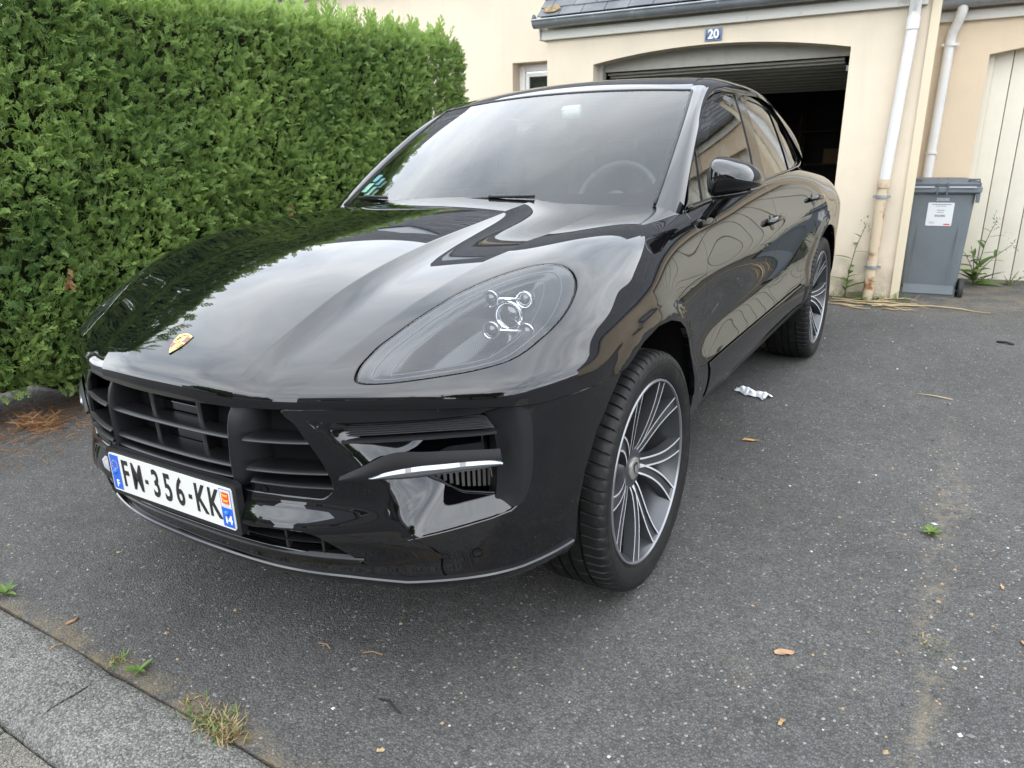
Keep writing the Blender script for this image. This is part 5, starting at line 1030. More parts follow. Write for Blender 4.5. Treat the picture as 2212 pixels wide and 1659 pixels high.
# ---- side intakes
def at_(L_,f):
    s=np.concatenate([[0],np.cumsum(np.linalg.norm(np.diff(L_,axis=0),axis=1))]); q=f*s[-1]; return np.array([np.interp(q,s,L_[:,0]),np.interp(q,s,L_[:,1])])
def intake_parts(sg):
    g=group('side_intake',car); poly=side(intake,sg); poly=poly if area(poly)>0 else poly[::-1]
    lL=resample(D['IN_LEFT'],.006,False); lB=resample(np.concatenate([D['IN_OUT'][-2:],D['IN_BOT']]),.006,False); lT=resample(np.concatenate([D['IN_TOP'],D['IN_OUT'][:-2]]),.006,False)
    def dep(vv):
        q=vv.copy(); q[:,1]=np.abs(q[:,1]); a=sstep(mind(q,lL)/.20)*.115; b=mind(q,lB)*.95; c=mind(q,lT)*2.5; s=.012; e=np.minimum(np.minimum(a,b),np.minimum(c,.10)); d=-s*np.log(np.exp(-a/s)+np.exp(-b/s)+np.exp(-c/s)+np.exp(-.10/s)); d=np.where(e<.004,e,np.clip(d,0,None)); return -np.maximum(np.minimum(d,e),0)-.0005
    vh=resample(D['VENT'],.01); vh=inset(vh if area(vh)>0 else vh[::-1],.002); vh=vh if sg>0 else mir(vh)[::-1]
    panel('intake_scoop',BUMP,inset(poly,-.001),PAINT,g,holes=[vh],du=.009,dv=.011,dfun=dep,rim=False,marg=.3)
    # satin fin along the outer edge
    fin=np.concatenate([smoothline(np.concatenate([D['IN_TOP'][5:],D['IN_OUT']]),.012)[:-1],smoothline(D['FIN_IN'],.012)[:-1]]); fin=side(fin,sg); fin=fin if area(fin)>0 else fin[::-1]
    inn=resample(D['FIN_IN'],.006,False)
    def fd(vv):
        q=vv.copy(); q[:,1]=np.abs(q[:,1]); return -.030*(1-sstep(mind(q,inn)/.055))-.001
    panel('intake_fin',BUMP,inset(fin,.001),SATIN,g,du=.010,dv=.010,dfun=fd,flange=.05,rad=.003)
    # ribbed panel
    n=40; k=30; V=[];F=[]; T0=smoothline(D['RIB_T'],.01); B0=smoothline(D['RIB_B'],.01)
    for i in range(n+1):
        a=at_(T0,i/n); b=at_(B0,i/n)
        for j in range(k+1):
            t=j/k; u,v=a+(b-a)*t; P=BUMP(u,sg*v)[0]; nn=BUMP.nrm(np.array([u]),np.array([sg*v]))[0]; w=(t*6)%1; rib=.0055*sstep(min(w,1-w)*3.2); end=sstep(min(i,n-i)/n*14); V.append(P+nn*(-.024+t*.008+rib*end))
    for i in range(n):
        for j in range(k): F.append((i*(k+1)+j,(i+1)*(k+1)+j,(i+1)*(k+1)+j+1,i*(k+1)+j+1))
    o=MB(); o.add(V,F); o.build('ribbed_panel',SATIN,g,True)
    a=D['LEDGE']; V=[];F=[]; L_=resample(a,.02,False)
    for u,v in L_:
        P=BUMP(u,sg*v)[0]; nn=BUMP.nrm(np.array([u]),np.array([sg*v]))[0]
        for d,h in((-.06,.010),(-.012,.007),(-.006,.004),(-.005,-.002),(-.012,-.004),(-.06,-.004)): V.append(P+nn*d+np.array([0,0,h]))
    for i in range(len(L_)-1):
        for q in range(6): F.append((i*6+q,i*6+(q+1)%6,(i+1)*6+(q+1)%6,(i+1)*6+q))
    o=MB(); o.add(V,F); o.build('ledge',SATIN,g,'auto')
    # light blade
    bl=group('daytime_light',g) if False else g
    T0=smoothline(D['BL_T'],.006); B0=smoothline(D['BL_B'],.006); n=40; V=[];F=[]
    for i in range(n+1):
        t=at_(T0,i/n); b=at_(B0,i/n)
        Pt=BUMP(t[0],sg*t[1])[0]; Pb=BUMP(b[0],sg*b[1])[0]; nn=BUMP.nrm(np.array([b[0]]),np.array([sg*b[1]]))[0]; s=i/n; dt=.004+.012*sstep(s*1.6); ob=.010
        for q in range(7):
            w=q/6; V.append(Pt+(Pb-Pt)*w+nn*(.002+.008*w+.004*math.sin(math.pi*w)))
        V.append(Pb+nn*-.03+np.array([0,0,.004]))
    for i in range(n):
        for q in range(7): F.append((i*8+q,(i+1)*8+q,(i+1)*8+q+1,i*8+q+1))
    F.append(tuple(range(8))); o=MB(); o.add(V,F); o.build('light_blade',mat('blade_black',(.006,.006,.0065),.5,0,.25),g,'auto')
    T0=smoothline(D['LT_T'],.006); B0=smoothline(D['LT_B'],.006); V=[];F=[]; n=44; mi=[]
    for i in range(n+1):
        t=at_(T0,i/n); b=at_(B0,i/n); t=b+(t-b)*.85
        nn=BUMP.nrm(np.array([b[0]]),np.array([sg*b[1]]))[0]; Pt=BUMP(t[0],sg*t[1])[0]; Pb=BUMP(b[0],sg*b[1])[0]
        for q in range(7):
            w=q/6; V.append(Pt+(Pb-Pt)*w+nn*(.001+.016*math.sin(math.pi*(.12+.76*w))**.7)+np.array([0,0,-.001]))
    seg={13,14,30,31}
    for i in range(n):
        for q in range(6): F.append((i*7+q,(i+1)*7+q,(i+1)*7+q+1,i*7+q+1)); mi.append(1 if (i in seg and q<4) or q==5 else 0)
    lt=meshobj('light_strip',V,F,[mat('drl_optic',(.27,.285,.31),.14,.9,.5,coat=.6),mat('drl_dark',(.10,.10,.11),.1,.3,coat=1.)],g,True,mi=mi)
    bm=bmesh.new(); bm.from_mesh(lt.data); bmesh.ops.recalc_face_normals(bm,faces=bm.faces); bm.to_mesh(lt.data); bm.free()
    # cooling slats behind
    vt=D['VENT']; panel('vent_recess',BUMP,side(resample(vt,.012),sg),DARK,g,du=.02,dv=.02,off=-.108,rim=False)
    poly=resample(vt,.004); SL=mat('vent_grey',(.085,.082,.076),.5,0,.4)
    for q in np.arange(.735,.905,.0165):
        col=poly[np.abs(poly[:,1]-q)<.004]
        if len(col)<2: continue
        u0,u1=col[:,0].min(),col[:,0].max(); 
        if u1-u0<.02: continue
        V=[]
        for u in(u0,u1):
            for dv in(0,.0085):
                P=BUMP(u,sg*(q+dv))[0]; nn=BUMP.nrm(np.array([u]),np.array([sg*(q+dv)]))[0]
                for d in(-.118,-.085): V.append(P+nn*d)
        o=MB(); o.add(V,[(0,1,3,2),(4,6,7,5),(0,4,5,1),(2,3,7,6),(1,5,7,3),(0,2,6,4)]); o.build('vent_slat',SL,g)
    # bead round the vent
    L_=smoothline(vt[:-1],.01); mb=MB(); pts=[]
    for u,v in L_:
        P=BUMP(u,sg*v)[0]; nn=BUMP.nrm(np.array([u]),np.array([sg*v]))[0]; q=np.array([[u,abs(v)]]); pts.append(tuple(P+nn*(dep(q)[0]+.003)))
    mb.tube(pts,.0035,6); mb.build('vent_bead',GLOSS,g,True)
intake_parts(1); intake_parts(-1)
# ---- lower intake, ledge and lip
lo=group('lower_intake',car)
bar('lower_ledge',-.404,-.56,-.404,.56,lo,.09,.014,n=40,m=SATIN,off=.004); bar('lower_slat',-.44,-.47,-.44,.47,lo,.06,.010,n=30,m=GRB,off=-.03)
for v in(-.45,-.35,-.22,-.08,.08,.22,.35,.45):
    P=BUMP(-.43,v)[0]; mb=MB(); mb.box((P[0],P[1]+.06,.436),(.008,.07,.07)); mb.build('divider',GRB,lo)
def sweep(name,prof,par,m,v1=1.09,n=60,zf=None,closed=True,smooth='auto'):
    V=[];F=[]; k=len(prof)
    for i in range(n+1):
        v=-v1+2*v1*i/n; z0,o0=zf(abs(v)); P=BUMP(-z0,v)[0]; nn=BUMP.nrm(np.array([-z0]),np.array([v]))[0]; nn=np.array([nn[0],nn[1],0]); nn/=np.linalg.norm(nn)
        for d,h in prof: V.append(P+nn*(d+o0)+np.array([0,0,h]))
    for i in range(n):
        for q in range(k if closed else k-1): F.append((i*k+q,i*k+(q+1)%k,(i+1)*k+(q+1)%k,(i+1)*k+q))
    F+=[tuple(range(k)),tuple(n*k+q for q in range(k))]
    o=MB(); o.add(V,F); return o.build(name,m,par,smooth)
lz=lambda v: (float(np.interp(v,[0,.3,.5,.664,.759,.827,.898,.948,1.0,1.1],[.346,.347,.35,.345,.355,.362,.367,.37,.377,.391])),0.010)
sweep('lip_spoiler',[(-.06,.004),(-.012,.0035),(-.003,.002),(0,-.002),(-.003,-.010),(-.016,-.030),(-.05,-.048),(-.12,-.055)],car,PAINT,1.10,90,lz)
sweep('lip_inlay',[(-.05,.030),(-.030,.026),(-.016,.016),(-.010,.006),(-.05,.004)],car,SATIN,.60,60,lambda v:(lz(v)[0],.008))
sweep('undertray',[(0,0),(-.25,-.03),(-.25,.0)],car,DARK,.72,30,lambda v:(.29,-.14))
# ---- number plate
pl_=group('licence_plate',car); PM=Matrix.Translation((0,-.9515,.5262))@Matrix.Rotation(-.0225,4,'X')@Matrix.Rotation(math.radians(90),4,'X')   # local x right, y up, z towards the viewer
def rrect(w,h,r,n=5):
    o=[]
    for cx,cy,a0 in((w/2-r,h/2-r,0),(-w/2+r,h/2-r,90),(-w/2+r,-h/2+r,180),(w/2-r,-h/2+r,270)):
        for k in range(n+1): a=math.radians(a0+90*k/n); o.append((cx+r*math.cos(a),cy+r*math.sin(a)))
    return o
PW=mat('plate_white',(.60,.60,.565),.28,0,.5,coat=.3); PB=mat('plate_blue',(.012,.10,.52),.3,0,.5,coat=.3); PK=mat('plate_black',(.012,.012,.012),.4); PR=mat('plate_red',(.60,.055,.02),.4); PY=mat('plate_gold',(.80,.48,.05),.4); PWT=mat('plate_lettering',(.8,.8,.8),.4)
mb=MB(); mb.prism(rrect(.548,.138,.012),'z',-.022,-.0035); mb.build('plate_holder',SATIN,pl_,'auto',M=PM)
mb=MB(); mb.prism(rrect(.520,.110,.008),'z',-.003,0); pb_=mb.build('plate',PW,pl_,'auto',M=PM)
def pq(name,x0,x1,y0,y1,m,z=.0004,par=None): 
    mb=MB(); mb.add([(x0,y0,z),(x1,y0,z),(x1,y1,z),(x0,y1,z)],[(0,1,2,3)]); return mb.build(name,m,par or pb_,M=PM)
pq('blue_band',-.2565,-.2145,-.0505,.0505,PB); pq('blue_band',.2145,.2565,-.0505,.0505,PB); pq('flag_field',.2165,.2545,.0015,.0485,PW,.0007); pq('flag',.2215,.2490,.012,.0425,PR,.0010)
for cy in(.034,.0205):   # two golden lions passant, as simple beasts
    mb=MB(); Z=.0014
    for poly in([(.2265,cy-.002),(.2425,cy-.002),(.244,cy+.0025),(.2265,cy+.0025)],[(.2235,cy+.0005),(.2275,cy+.0005),(.2275,cy+.0055),(.2235,cy+.0055)],[(.2265,cy-.0055),(.228,cy-.0055),(.2285,cy-.001),(.227,cy-.001)],[(.2325,cy-.0055),(.2340,cy-.0055),(.2345,cy-.001),(.233,cy-.001)],[(.2405,cy-.0055),(.242,cy-.0055),(.2425,cy-.001),(.241,cy-.001)],[(.243,cy+.001),(.2465,cy+.0015),(.2455,cy+.0055),(.2445,cy+.0055),(.2452,cy+.003),(.243,cy+.0028)]):
        mb.add([(x,y,Z) for x,y in poly],[tuple(range(len(poly)))])
    mb.build('lion',PY,pb_,M=PM)
for k in range(12):
    a=2*math.pi*k/12; cx,cy=-.2355+.0125*math.cos(a),.0225+.0125*math.sin(a); pts=[]
    for j in range(10): w=math.pi/2+math.pi*j/5; r=.0026 if j%2==0 else .0011; pts.append((cx+r*math.cos(w),cy+r*math.sin(w),.001))
    mb=MB(); mb.add(pts,[tuple(range(10))]); mb.build('star',PY,pb_,M=PM)
TB=lambda x,y,z=.0006: PM@Matrix.Translation((x,y,z))
place_text('country_letter','F',.028,TB(-.2355,-.034),PWT,pb_,bold=.0008,extr=.0002); place_text('department_number','14',.030,TB(.2355,-.031),PWT,pb_,bold=.0012,extr=.0002,sx=.95)
place_text('region_name','RÉGION',.0052,TB(.2355,.0085),PK,pb_,extr=.0001); place_text('region_name','NORMANDIE',.0058,TB(.2355,.0038),PK,pb_,extr=.0001)
xs=[-.1885,-.1345,-.0925,-.0505,.0005,.0515,.0935,.1355,.1885]
for ch,x in zip('FM-356-KK',xs):
    if ch=='-': mb=MB(); mb.box((x,0,.0008),(.013,.0115,.001)); mb.build('hyphen',PK,pb_,M=PM)
    else: place_text('character',ch,.108,TB(x,0),PK,pb_,bold=.0018,sx=.66 if ch!='M' else .62,extr=.0006)
for x,y in((-.238,.0015),(.232,-.0135)):
    mb=MB(); mb.lathe([(0,.0066),(.004,.0066),(.0055,.004),(.006,0.0002)],16,'z',(x,y,0)); mb.build('plate_screw',mat('blue_cap',(.02,.14,.55),.35),pb_,True,M=PM)
# ---- bonnet crest
u0=-.828; P0=Vector(BODY(u0,0.)[0]); n0=Vector(BODY.nrm(np.array([u0]),np.array([0.]))[0]); tu=Vector(BODY(u0+.01,0.)[0]-BODY(u0-.01,0.)[0]).normalized(); CM=Matrix((Vector((1,0,0)),tu,n0)).transposed().to_4x4(); CM.translation=P0
def shield(w,h,n=10):
    o=[(-w,h*.78),(-w*.55,h*.9),(0,h),(w*.55,h*.9),(w,h*.78)]; R_=[]
    for k in range(1,n+1): t=k/n; R_.append((w*(1-t**2.4)*(1 if t<1 else 0)+.0,h*.78-(h*1.78)*t))
    return [(x,y) for x,y in o]+R_+[(-x,y) for x,y in R_[:-1]][::-1]
def ccrest(poly,z0,z1,m,name,par):
    mb=MB(); n=len(poly); sag=lambda x,y:-.55*x*x-.45*y*y
    V=[(x,y,z0+sag(x,y)) for x,y in poly]+[(x,y,z1+sag(x,y)) for x,y in poly]; mb.add(V,[tuple(range(n,2*n))]+[(i,(i+1)%n,n+(i+1)%n,n+i) for i in range(n)]); return mb.build(name,m,par,M=CM)
GOLD=mat('crest_gold',(.80,.56,.20),.28,.75); CRED=mat('crest_red',(.42,.02,.03),.3,0,.5,coat=.6); CBLK=mat('crest_black',(.01,.01,.01),.25,0,.5,coat=.6)
cr=group('bonnet_crest',car); ccrest(shield(.0285,.0375),-.001,.0016,CBLK,'crest_rim',cr); ccrest(shield(.0268,.0355),.0016,.0030,GOLD,'crest_shield',cr)
for sx,y0_ in((1,.004),(-1,-.019)):
    for i in range(4):
        x0=.0095+.0041*i if sx>0 else .0085+.0036*i; wdt=.0036; ya,yb=(y0_,y0_+.0195) if sx>0 else (y0_+.004*(i*.6),y0_+.0185)
        ccrest([(sx*x0,ya),(sx*(x0+wdt),ya),(sx*(x0+wdt),yb),(sx*x0,yb)][::sx],.003,.0034,CRED if i%2==0 else CBLK,'crest_stripe',cr)
for sx,yc in((-1,.014),(1,-.010)):
    for i in range(3):
        mb=MB(); pts=[(sx*(.0075+.0045*(q/6*3)),yc+(i-1)*.0058+.0022*math.sin(q*.9+i),.0034-.55*(.01)**2) for q in range(7)]; mb.tube(pts,.0008,5); mb.build('crest_antler',CBLK,cr,True,M=CM)
ccrest(shield(.0078,.0105),.0030,.0038,GOLD,'crest_inner_shield',cr)
ccrest([(-.003,-.006),(-.001,-.0062),(-.0008,-.001),(.0015,-.003),(.003,-.002),(.0022,.001),(.003,.005),(.001,.0065),(-.0012,.0045),(-.0032,.0035),(-.0022,.001)],.0038,.0041,CBLK,'crest_horse',cr)
place_text('crest_lettering','PORSCHE',.0062,CM@Matrix.Translation((0,.0268,.0028)),CBLK,cr,extr=.0001,sx=1.15,bold=.0001)
# ---- wheels
def tyre_mesh():
    prof=[(-.098,.272),(-.112,.283),(-.122,.300),(-.1285,.325),(-.128,.345),(-.122,.358),(-.112,.3655),(-.100,.3690),(-.085,.3708),(-.0665,.3716),(-.0655,.3650),(-.0585,.3650),(-.0575,.3718),(-.024,.3722),(-.023,.3650),(-.015,.3650),(-.014,.3722),(.014,.3722),(.015,.3650),(.023,.3650),(.024,.3722),(.0575,.3718),(.0585,.3650),(.0655,.3650),(.0665,.3716),(.085,.3708),(.100,.3690),(.112,.3655),(.122,.358),(.128,.345),(.1285,.325),(.122,.300),(.112,.283),(.098,.272)]
    nb=68; seq=(.0,.10,.16,.24,.62,.95); V=[];F=[]; A=[]
    for b in range(nb):
        for s in seq: A.append((b+s)/nb*2*math.pi)
    k=len(prof); na=len(A)
    for ia,a in enumerate(A):
        s=ia%6
        for (x,r) in prof:
            rr=r
            if .080<abs(x)<.123 and s in(1,2) and r>.355: rr-=.0055
            if .02<abs(x)<.06 and s in(1,2) and r>.37 and (ia//6)%2==0: rr-=.004
            aa=a+ (.03*(abs(x)-.07)/.06 if abs(x)>.07 else 0)
            V.append((x,rr*math.cos(aa),rr*math.sin(aa)))
    for i in range(na):
        j=(i+1)%na
        for q in range(k-1): F.append((i*k+q,i*k+q+1,j*k+q+1,j*k+q))
    return V,F
def wheel(loc,sg,rot=0.):
    w=group('wheel',car); base=Matrix.Translation(loc)@(Matrix.Identity(4) if sg>0 else Matrix.Rotation(math.pi,4,'Z'))
    global TY
    mb=MB(); mb.add(*TYM); ty=mb.build('tyre',RUBBER,w,'auto',M=base)
    mb=MB()   # sidewall rings and size mark
    for r in(.292,.336): mb.lathe([(.1175 if r<.3 else .1282,r-.0015),(.1195 if r<.3 else .1298,r),(.1175 if r<.3 else .1282,r+.0015)],96,'x')
    mb.build('sidewall_ring',RUBBER,ty,True,M=base)
    mb=MB(); mb.lathe([(.100,.274),(.1165,.2765),(.1195,.2780),(.1195,.2825),(.1160,.2850),(.10,.2850)],120,'x'); rm=mb.build('rim_lip',mat('rim_edge',(.24,.245,.26),.32,.6),w,'auto',M=base)
    mb=MB(); mb.lathe([(.114,.2755),(.085,.2620),(.03,.246),(-.06,.238),(-.10,.25)],96,'x'); mb.build('rim_barrel',ALGREY,w,True,M=base)
    def sx_(r): return .060+.052*max(0.,(r-.058)/.208)**.75
    for kk in range(10):
        ang=math.radians(69+36*kk+rot); pair=1 if kk%2==0 else -1
        V=[];F=[];mi=[]; n=14
        for i in range(n+1):
            t=i/n; r=.058+(.2765-.058)*t; c=ang+math.radians(pair*-9.0)*(1-t)**1.4+math.radians(9)*math.sin(math.pi*t)*.9*pair*-.35+math.radians(6)*(1-t)**2
            hw=.0165+.0085*t**2; xx=sx_(r)
            e=.0060
            for d,h in((-hw-.002,-.034),(-hw,0),(-hw+e,0),(-hw+e+.001,-.007),(hw-e-.001,-.007),(hw-e,0),(hw,0),(hw+.002,-.034)):
                V.append((xx+h,r*math.cos(c)-d*math.sin(c),r*math.sin(c)+d*math.cos(c)))
        for i in range(n):
            for q in range(7): F.append((i*8+q,i*8+q+1,(i+1)*8+q+1,(i+1)*8+q)); mi.append(1 if q in(1,5) else 0)
        o=MB(); o.add(V,F); o.M=mi; o.build('spoke',[ALGREY,ALLOY],w,False,M=base)
    mb=MB(); mb.lathe([(.0,.085),(.045,.080),(.058,.070),(.060,.050),(.062,.036)],60,'x'); hb=mb.build('hub',ALGREY,w,'auto',M=base)
    mb=MB(); mb.lathe([(.060,.036),(.067,.035),(.069,.031),(.0695,.0)],40,'x'); hc=mb.build('hub_cap',mat('cap_metal',(.50,.49,.46),.3,.8),hb,'auto',M=base)
    R_=base@Matrix.Translation((.0702,0,0))@Matrix(((0,0,1,0),(1,0,0,0),(0,1,0,0),(0,0,0,1)))
    mb=MB(); p=[(x*.62,y*.62) for x,y in shield(.026,.034)]; mb.add([(x,y,0) for x,y in p],[tuple(range(len(p)))]); mb.build('cap_crest',mat('cap_dark',(.05,.045,.04),.35,.6),hc,M=R_)
    for s_ in(-1,1):
        mb=MB(); mb.add([(s_*.004-.0015,-.012,.0006),(s_*.004+.0015,-.012,.0006),(s_*.004+.0015,.012,.0006),(s_*.004-.0015,.012,.0006)],[(0,1,2,3)]); mb.build('cap_stripe',ALLOY,hc,M=R_)
    for q in range(5):
        a=math.radians(69-18+72*q+rot); mb=MB(); mb.lathe([(.040,.0125),(.054,.0125),(.056,.009),(.056,.0)],6,'x',(0,.058*math.cos(a),.058*math.sin(a))); mb.build('wheel_bolt',ALGREY,hb,M=base)
    mb=MB(); mb.lathe([(-.02,.06),(-.02,.178),(-.045,.178),(-.045,.06)],60,'x',close=True); mb.build('brake_disc',DISC,w,'auto',M=base)
    mb=MB(); mb.box((-.01,.135,.06),(.08,.075,.17),R=Matrix.Rotation(.42,3,'X'),bev=.015); mb.build('brake_caliper',mat('caliper',(.06,.06,.06),.4,.3),w,'auto',M=base)
TYM=tyre_mesh()
for yc,ro in((0,0),(2.807,9)):
    for sg in(1,-1): wheel((sg*.8275,yc,.3705),sg,ro if sg>0 else ro+14)
# ------------------------------------------------------------------ wheelie bin
BINM=mat('bin_grey_plastic',(.128,.146,.157),.5,0,.4,bump=(260,.12,.001),var=(3,(.108,.124,.134),.4,.7)); BINL=mat('bin_lid_plastic',(.075,.085,.095),.5,0,.4,bump=(260,.12,.001)); BINW=mat('bin_wheel_rubber',(.015,.015,.015),.7)
def wheelie_bin():
    root=empty('wheelie_bin',hp(.453,.42,0)); tag(root,'grey wheeled rubbish bin with white label standing right of the downpipe','bin')
    BM=HM@Matrix.Translation((.453,.15,-.015))@Matrix.Rotation(math.radians(2),4,'Z')     # local: x right, y away, z up
    def ringp(w,d,y0,z,r=.035,n=4):
        o=[]
        for cx,cy,a0 in((w/2-r,d-r,0),(-w/2+r,d-r,90),(-w/2+r,r,180),(w/2-r,r,270)):
            for k in range(n+1): a=math.radians(a0+90*k/n); o.append((cx+r*math.cos(a),y0+cy+r*math.sin(a),z))
        return o
    lv=[(.405,.40,.05,.095),(.415,.41,.048,.12),(.455,.50,.012,.80),(.462,.51,.008,.875)]; V=[];F=[]
    for w,d,y0,z in lv: V+=ringp(w,d,y0,z)
    m=20
    for i in range(len(lv)-1):
        for k in range(m): F.append((i*m+k,i*m+(k+1)%m,(i+1)*m+(k+1)%m,(i+1)*m+k))
    F.append(tuple(range(m))); mb=MB(); mb.add(V,F)
    body=mb.build('bin_body',BINM,root,'auto',M=BM)
    mb=MB(); V=[];F=[]
    for w,d,y0,z in((.500,.545,-.012,.868),(.530,.565,-.026,.880),(.532,.567,-.027,.915),(.515,.555,-.02,.922)): V+=ringp(w,d,y0,z)
    for i in range(3):
        for k in range(m): F.append((i*m+k,i*m+(k+1)%m,(i+1)*m+(k+1)%m,(i+1)*m+k))
    mb.add(V,F); mb.build('bin_rim',BINM,root,'auto',M=BM)
    for x in(-.2425,.2425): mb=MB(); mb.prism([(-.012,.80),(.03,.80),(.03,.87),(-.02,.87)],'x',x-.012,x+.012); mb.build('rim_bracket',BINM,root,M=BM)
    for x in(-.145,.145): mb=MB(); mb.box((x,.020,.49),(.004,.012,.72),R=Matrix.Rotation(math.radians(-2.6),3,'X'),bev=.001); mb.build('body_rib',BINM,root,M=BM)
    # lid: domed with front lip, ribs and handles
    V=[];F=[]
    for w,d,y0,z in((.510,.555,-.020,.925),(.512,.557,-.021,.945),(.470,.53,.0,.965),(.36,.44,.05,.978),(.12,.2,.17,.982)): V+=ringp(w,d,y0,z)
    for i in range(4):
        for k in range(m): F.append((i*m+k,i*m+(k+1)%m,(i+1)*m+(k+1)%m,(i+1)*m+k))
    F.append(tuple(4*m+k for k in range(m))); mb=MB(); mb.add(V,F); lid=mb.build('bin_lid',BINL,root,'auto',M=BM)
    mb=MB(); mb.box((-.145,-.032,.918),(.15,.014,.014),bev=.005); mb.box((.125,-.032,.918),(.19,.014,.014),bev=.005); mb.build('lid_grip',mat('bin_grip',(.30,.33,.36),.35),lid,'auto',M=BM)
    for x in(-.045,.022): mb=MB(); mb.prism([(-.035,.86),(-.026,.855),(-.01,.94),(.10,.975),(.06,.985),(-.03,.95)],'x',x-.005,x+.005); mb.build('lid_rib',BINL,lid,M=BM)
    for x in(-.20,.20): mb=MB(); mb.tube([(x-.04,.0,.945),(x-.035,.0,.978),(x+.035,.0,.978),(x+.04,.0,.945)],.007,8); mb.build('lid_handle',BINL,lid,True,M=BM)
    mb=MB(); mb.tube([(-.21,.60,.90),(-.20,.63,.92),(.20,.63,.92),(.21,.60,.90)],.013,8); mb.build('push_handle',BINL,root,True,M=BM)
    mb=MB(); mb.prism([(.03,.02),(.44,.02),(.45,.10),(.04,.10)],'x',-.20,.20); mb.build('bin_foot',BINL,root,M=BM)
    mb=MB(); mb.prism([(.022,.055),(.05,.055),(.05,.125),(.036,.125)],'x',-.185,.185); mb.build('foot_step',BINM,root,M=BM)
    mb=MB(); mb.tube([(-.25,.10,.075),(.27,.10,.075)],.011,10); mb.build('axle',BINL,root,True,M=BM)
    for x in(-.25,.235):
        mb=MB(); mb.lathe([(-.018,.03),(-.02,.088),(-.012,.1),(.012,.1),(.02,.088),(.018,.03)],28,'x',(x,.10,.085)); wl=mb.build('bin_wheel',BINW,root,'auto',M=BM); mb=MB(); mb.lathe([(.010,.0),(.012,.05),(.006,.085)],20,'x',(x,.10,.085)); mb.build('wheel_disc',BINL,wl,'auto',M=BM)
    # label on the front face (leans with the body)
    FM=BM@Matrix.Translation((0,.0325,.64))@Matrix.Rotation(math.radians(90-2.9),4,'X')
    def q(name,x0,x1,y0,y1,m,z,par):
        mb=MB(); mb.add([(x0,y0,z),(x1,y0,z),(x1,y1,z),(x0,y1,z)],[(0,1,2,3)]); return mb.build(name,m,par,M=FM)
    FM=BM@Matrix.Translation((0,.0222,.60))@Matrix.Rotation(math.radians(93),4,'X')
    mb=MB(); mb.prism(rrect(.185,.185,.008),'z',0.0015,.0030); lab=mb.build('bin_label',mat('label_white',(.56,.57,.58),.4),root,M=FM@Matrix.Translation((.0,.105,0))); FM0=FM; FM=FM@Matrix.Translation((0,.105,0))@Matrix.Diagonal((1.2,1.2,1,1))@Matrix.Translation((0,-.105,0))
    LK=mat('label_ink',(.10,.10,.11),.5); LR=mat('label_red',(.55,.05,.05),.5)
    for (x0,x1,y0,y1,m) in((-.055,.06,.168,.172,LK),(-.03,.03,.158,.161,LK),(-.02,.025,.130,.134,LK),(-.02,.02,.117,.120,LK),(-.058,-.03,.052,.054,LK),(-.058,-.025,.045,.047,LK),(.03,.068,.034,.043,LR)): q('label_print',x0,x1,y0,y1,m,.0034,lab)
    for i in range(14): x=-.03+.0045*i; q('barcode_bar',x,x+(.003 if i%3 else .0018),.088,.102,LK,.0034,lab)
    place_text('serial_number','203030',.030,FM0@Matrix.Translation((0.005,.222,.003)),mat('white_print',(.6,.62,.64),.5),root,extr=.0003)
wheelie_bin()
# ------------------------------------------------------------------ weeds
weed('tall_weed',tuple(hp(-.16,-.03,0)),'tall thin weed against the garage wall left of the rusty downpipe',[(.11,-.03,.62,8,True),(.02,-.05,.22,6,False)],41,leafL=.19)
weed('bushy_weed',tuple(hp(.83,.83,0)),'bushy green weed growing between the bin and the boarded door',[(.10,-.03,.60,10,True),(-.06,-.05,.38,8,False),(.24,-.04,.40,8,True),(-.12,.0,.34,7,False),(.03,-.08,.25,7,False)],42,leafL=.19)
weed('small_weed',tuple(hp(1.10,.86,0)),'low weed at the foot of the boarded garage door',[(.05,-.02,.17,5,False),(-.05,-.03,.13,4,False),(.12,-.02,.14,4,True)],43,leafL=.08)
tuft('grass_tuft',tuple(hp(.18,-.06,0)),'short green grass at the foot of the wall beside the bin',90,.12,.05,44,.35,elong=1.5)
tuft('grass_tuft',tuple(hp(-.27,-.04,0)),'dry grass at the foot of the garage wall beside the tall weed',70,.09,.06,45,.6,elong=1.8)
tuft('grass_tuft',tuple(hp(1.0,.86,0)),'dry grass along the threshold of the boarded door',130,.09,.10,46,.65,elong=3.2)
rosette('leafy_weed',tuple(hp(-.03,-.12,0)),'low leafy weed in front of the rusty downpipe',7,.07,47)
rosette('green_weed',(1.697,.69,.0),'small bright green weed in the driveway joint at right',13,.042,48,flat=.8)
rosette('kerb_weed',(-.110,-1.078,.002),'broad-leaved weed in the kerb joint beside a yellowed tuft',7,.042,49,flat=.6)
rosette('kerb_weed',(-.875,-1.07,.002),'leafy weed in the kerb joint at the left picture edge',8,.05,50,flat=.7)
tuft('grass_tuft',(-.205,-1.083,0),'small yellow-green tuft in the kerb joint left of the broad-leaved weed',55,.024,.014,51,.45)
tuft('grass_tuft',(.235,-1.096,0),'long half-dry grass patch in the kerb joint',260,.027,.026,52,.6,elong=2.0)
tuft('grass_tuft',(.305,-1.105,0),'straw-dry end of the grass patch in the kerb joint',150,.024,.016,53,.92)
tuft('grass_tuft',(.115,-1.085,0),'tiny yellow tuft on the asphalt near the long grass patch',24,.022,.007,54,.5)
tuft('grass_tuft',(1.716,.05,0),'tiny moss-like tuft in the sandy driveway joint',30,.016,.02,55,.6)
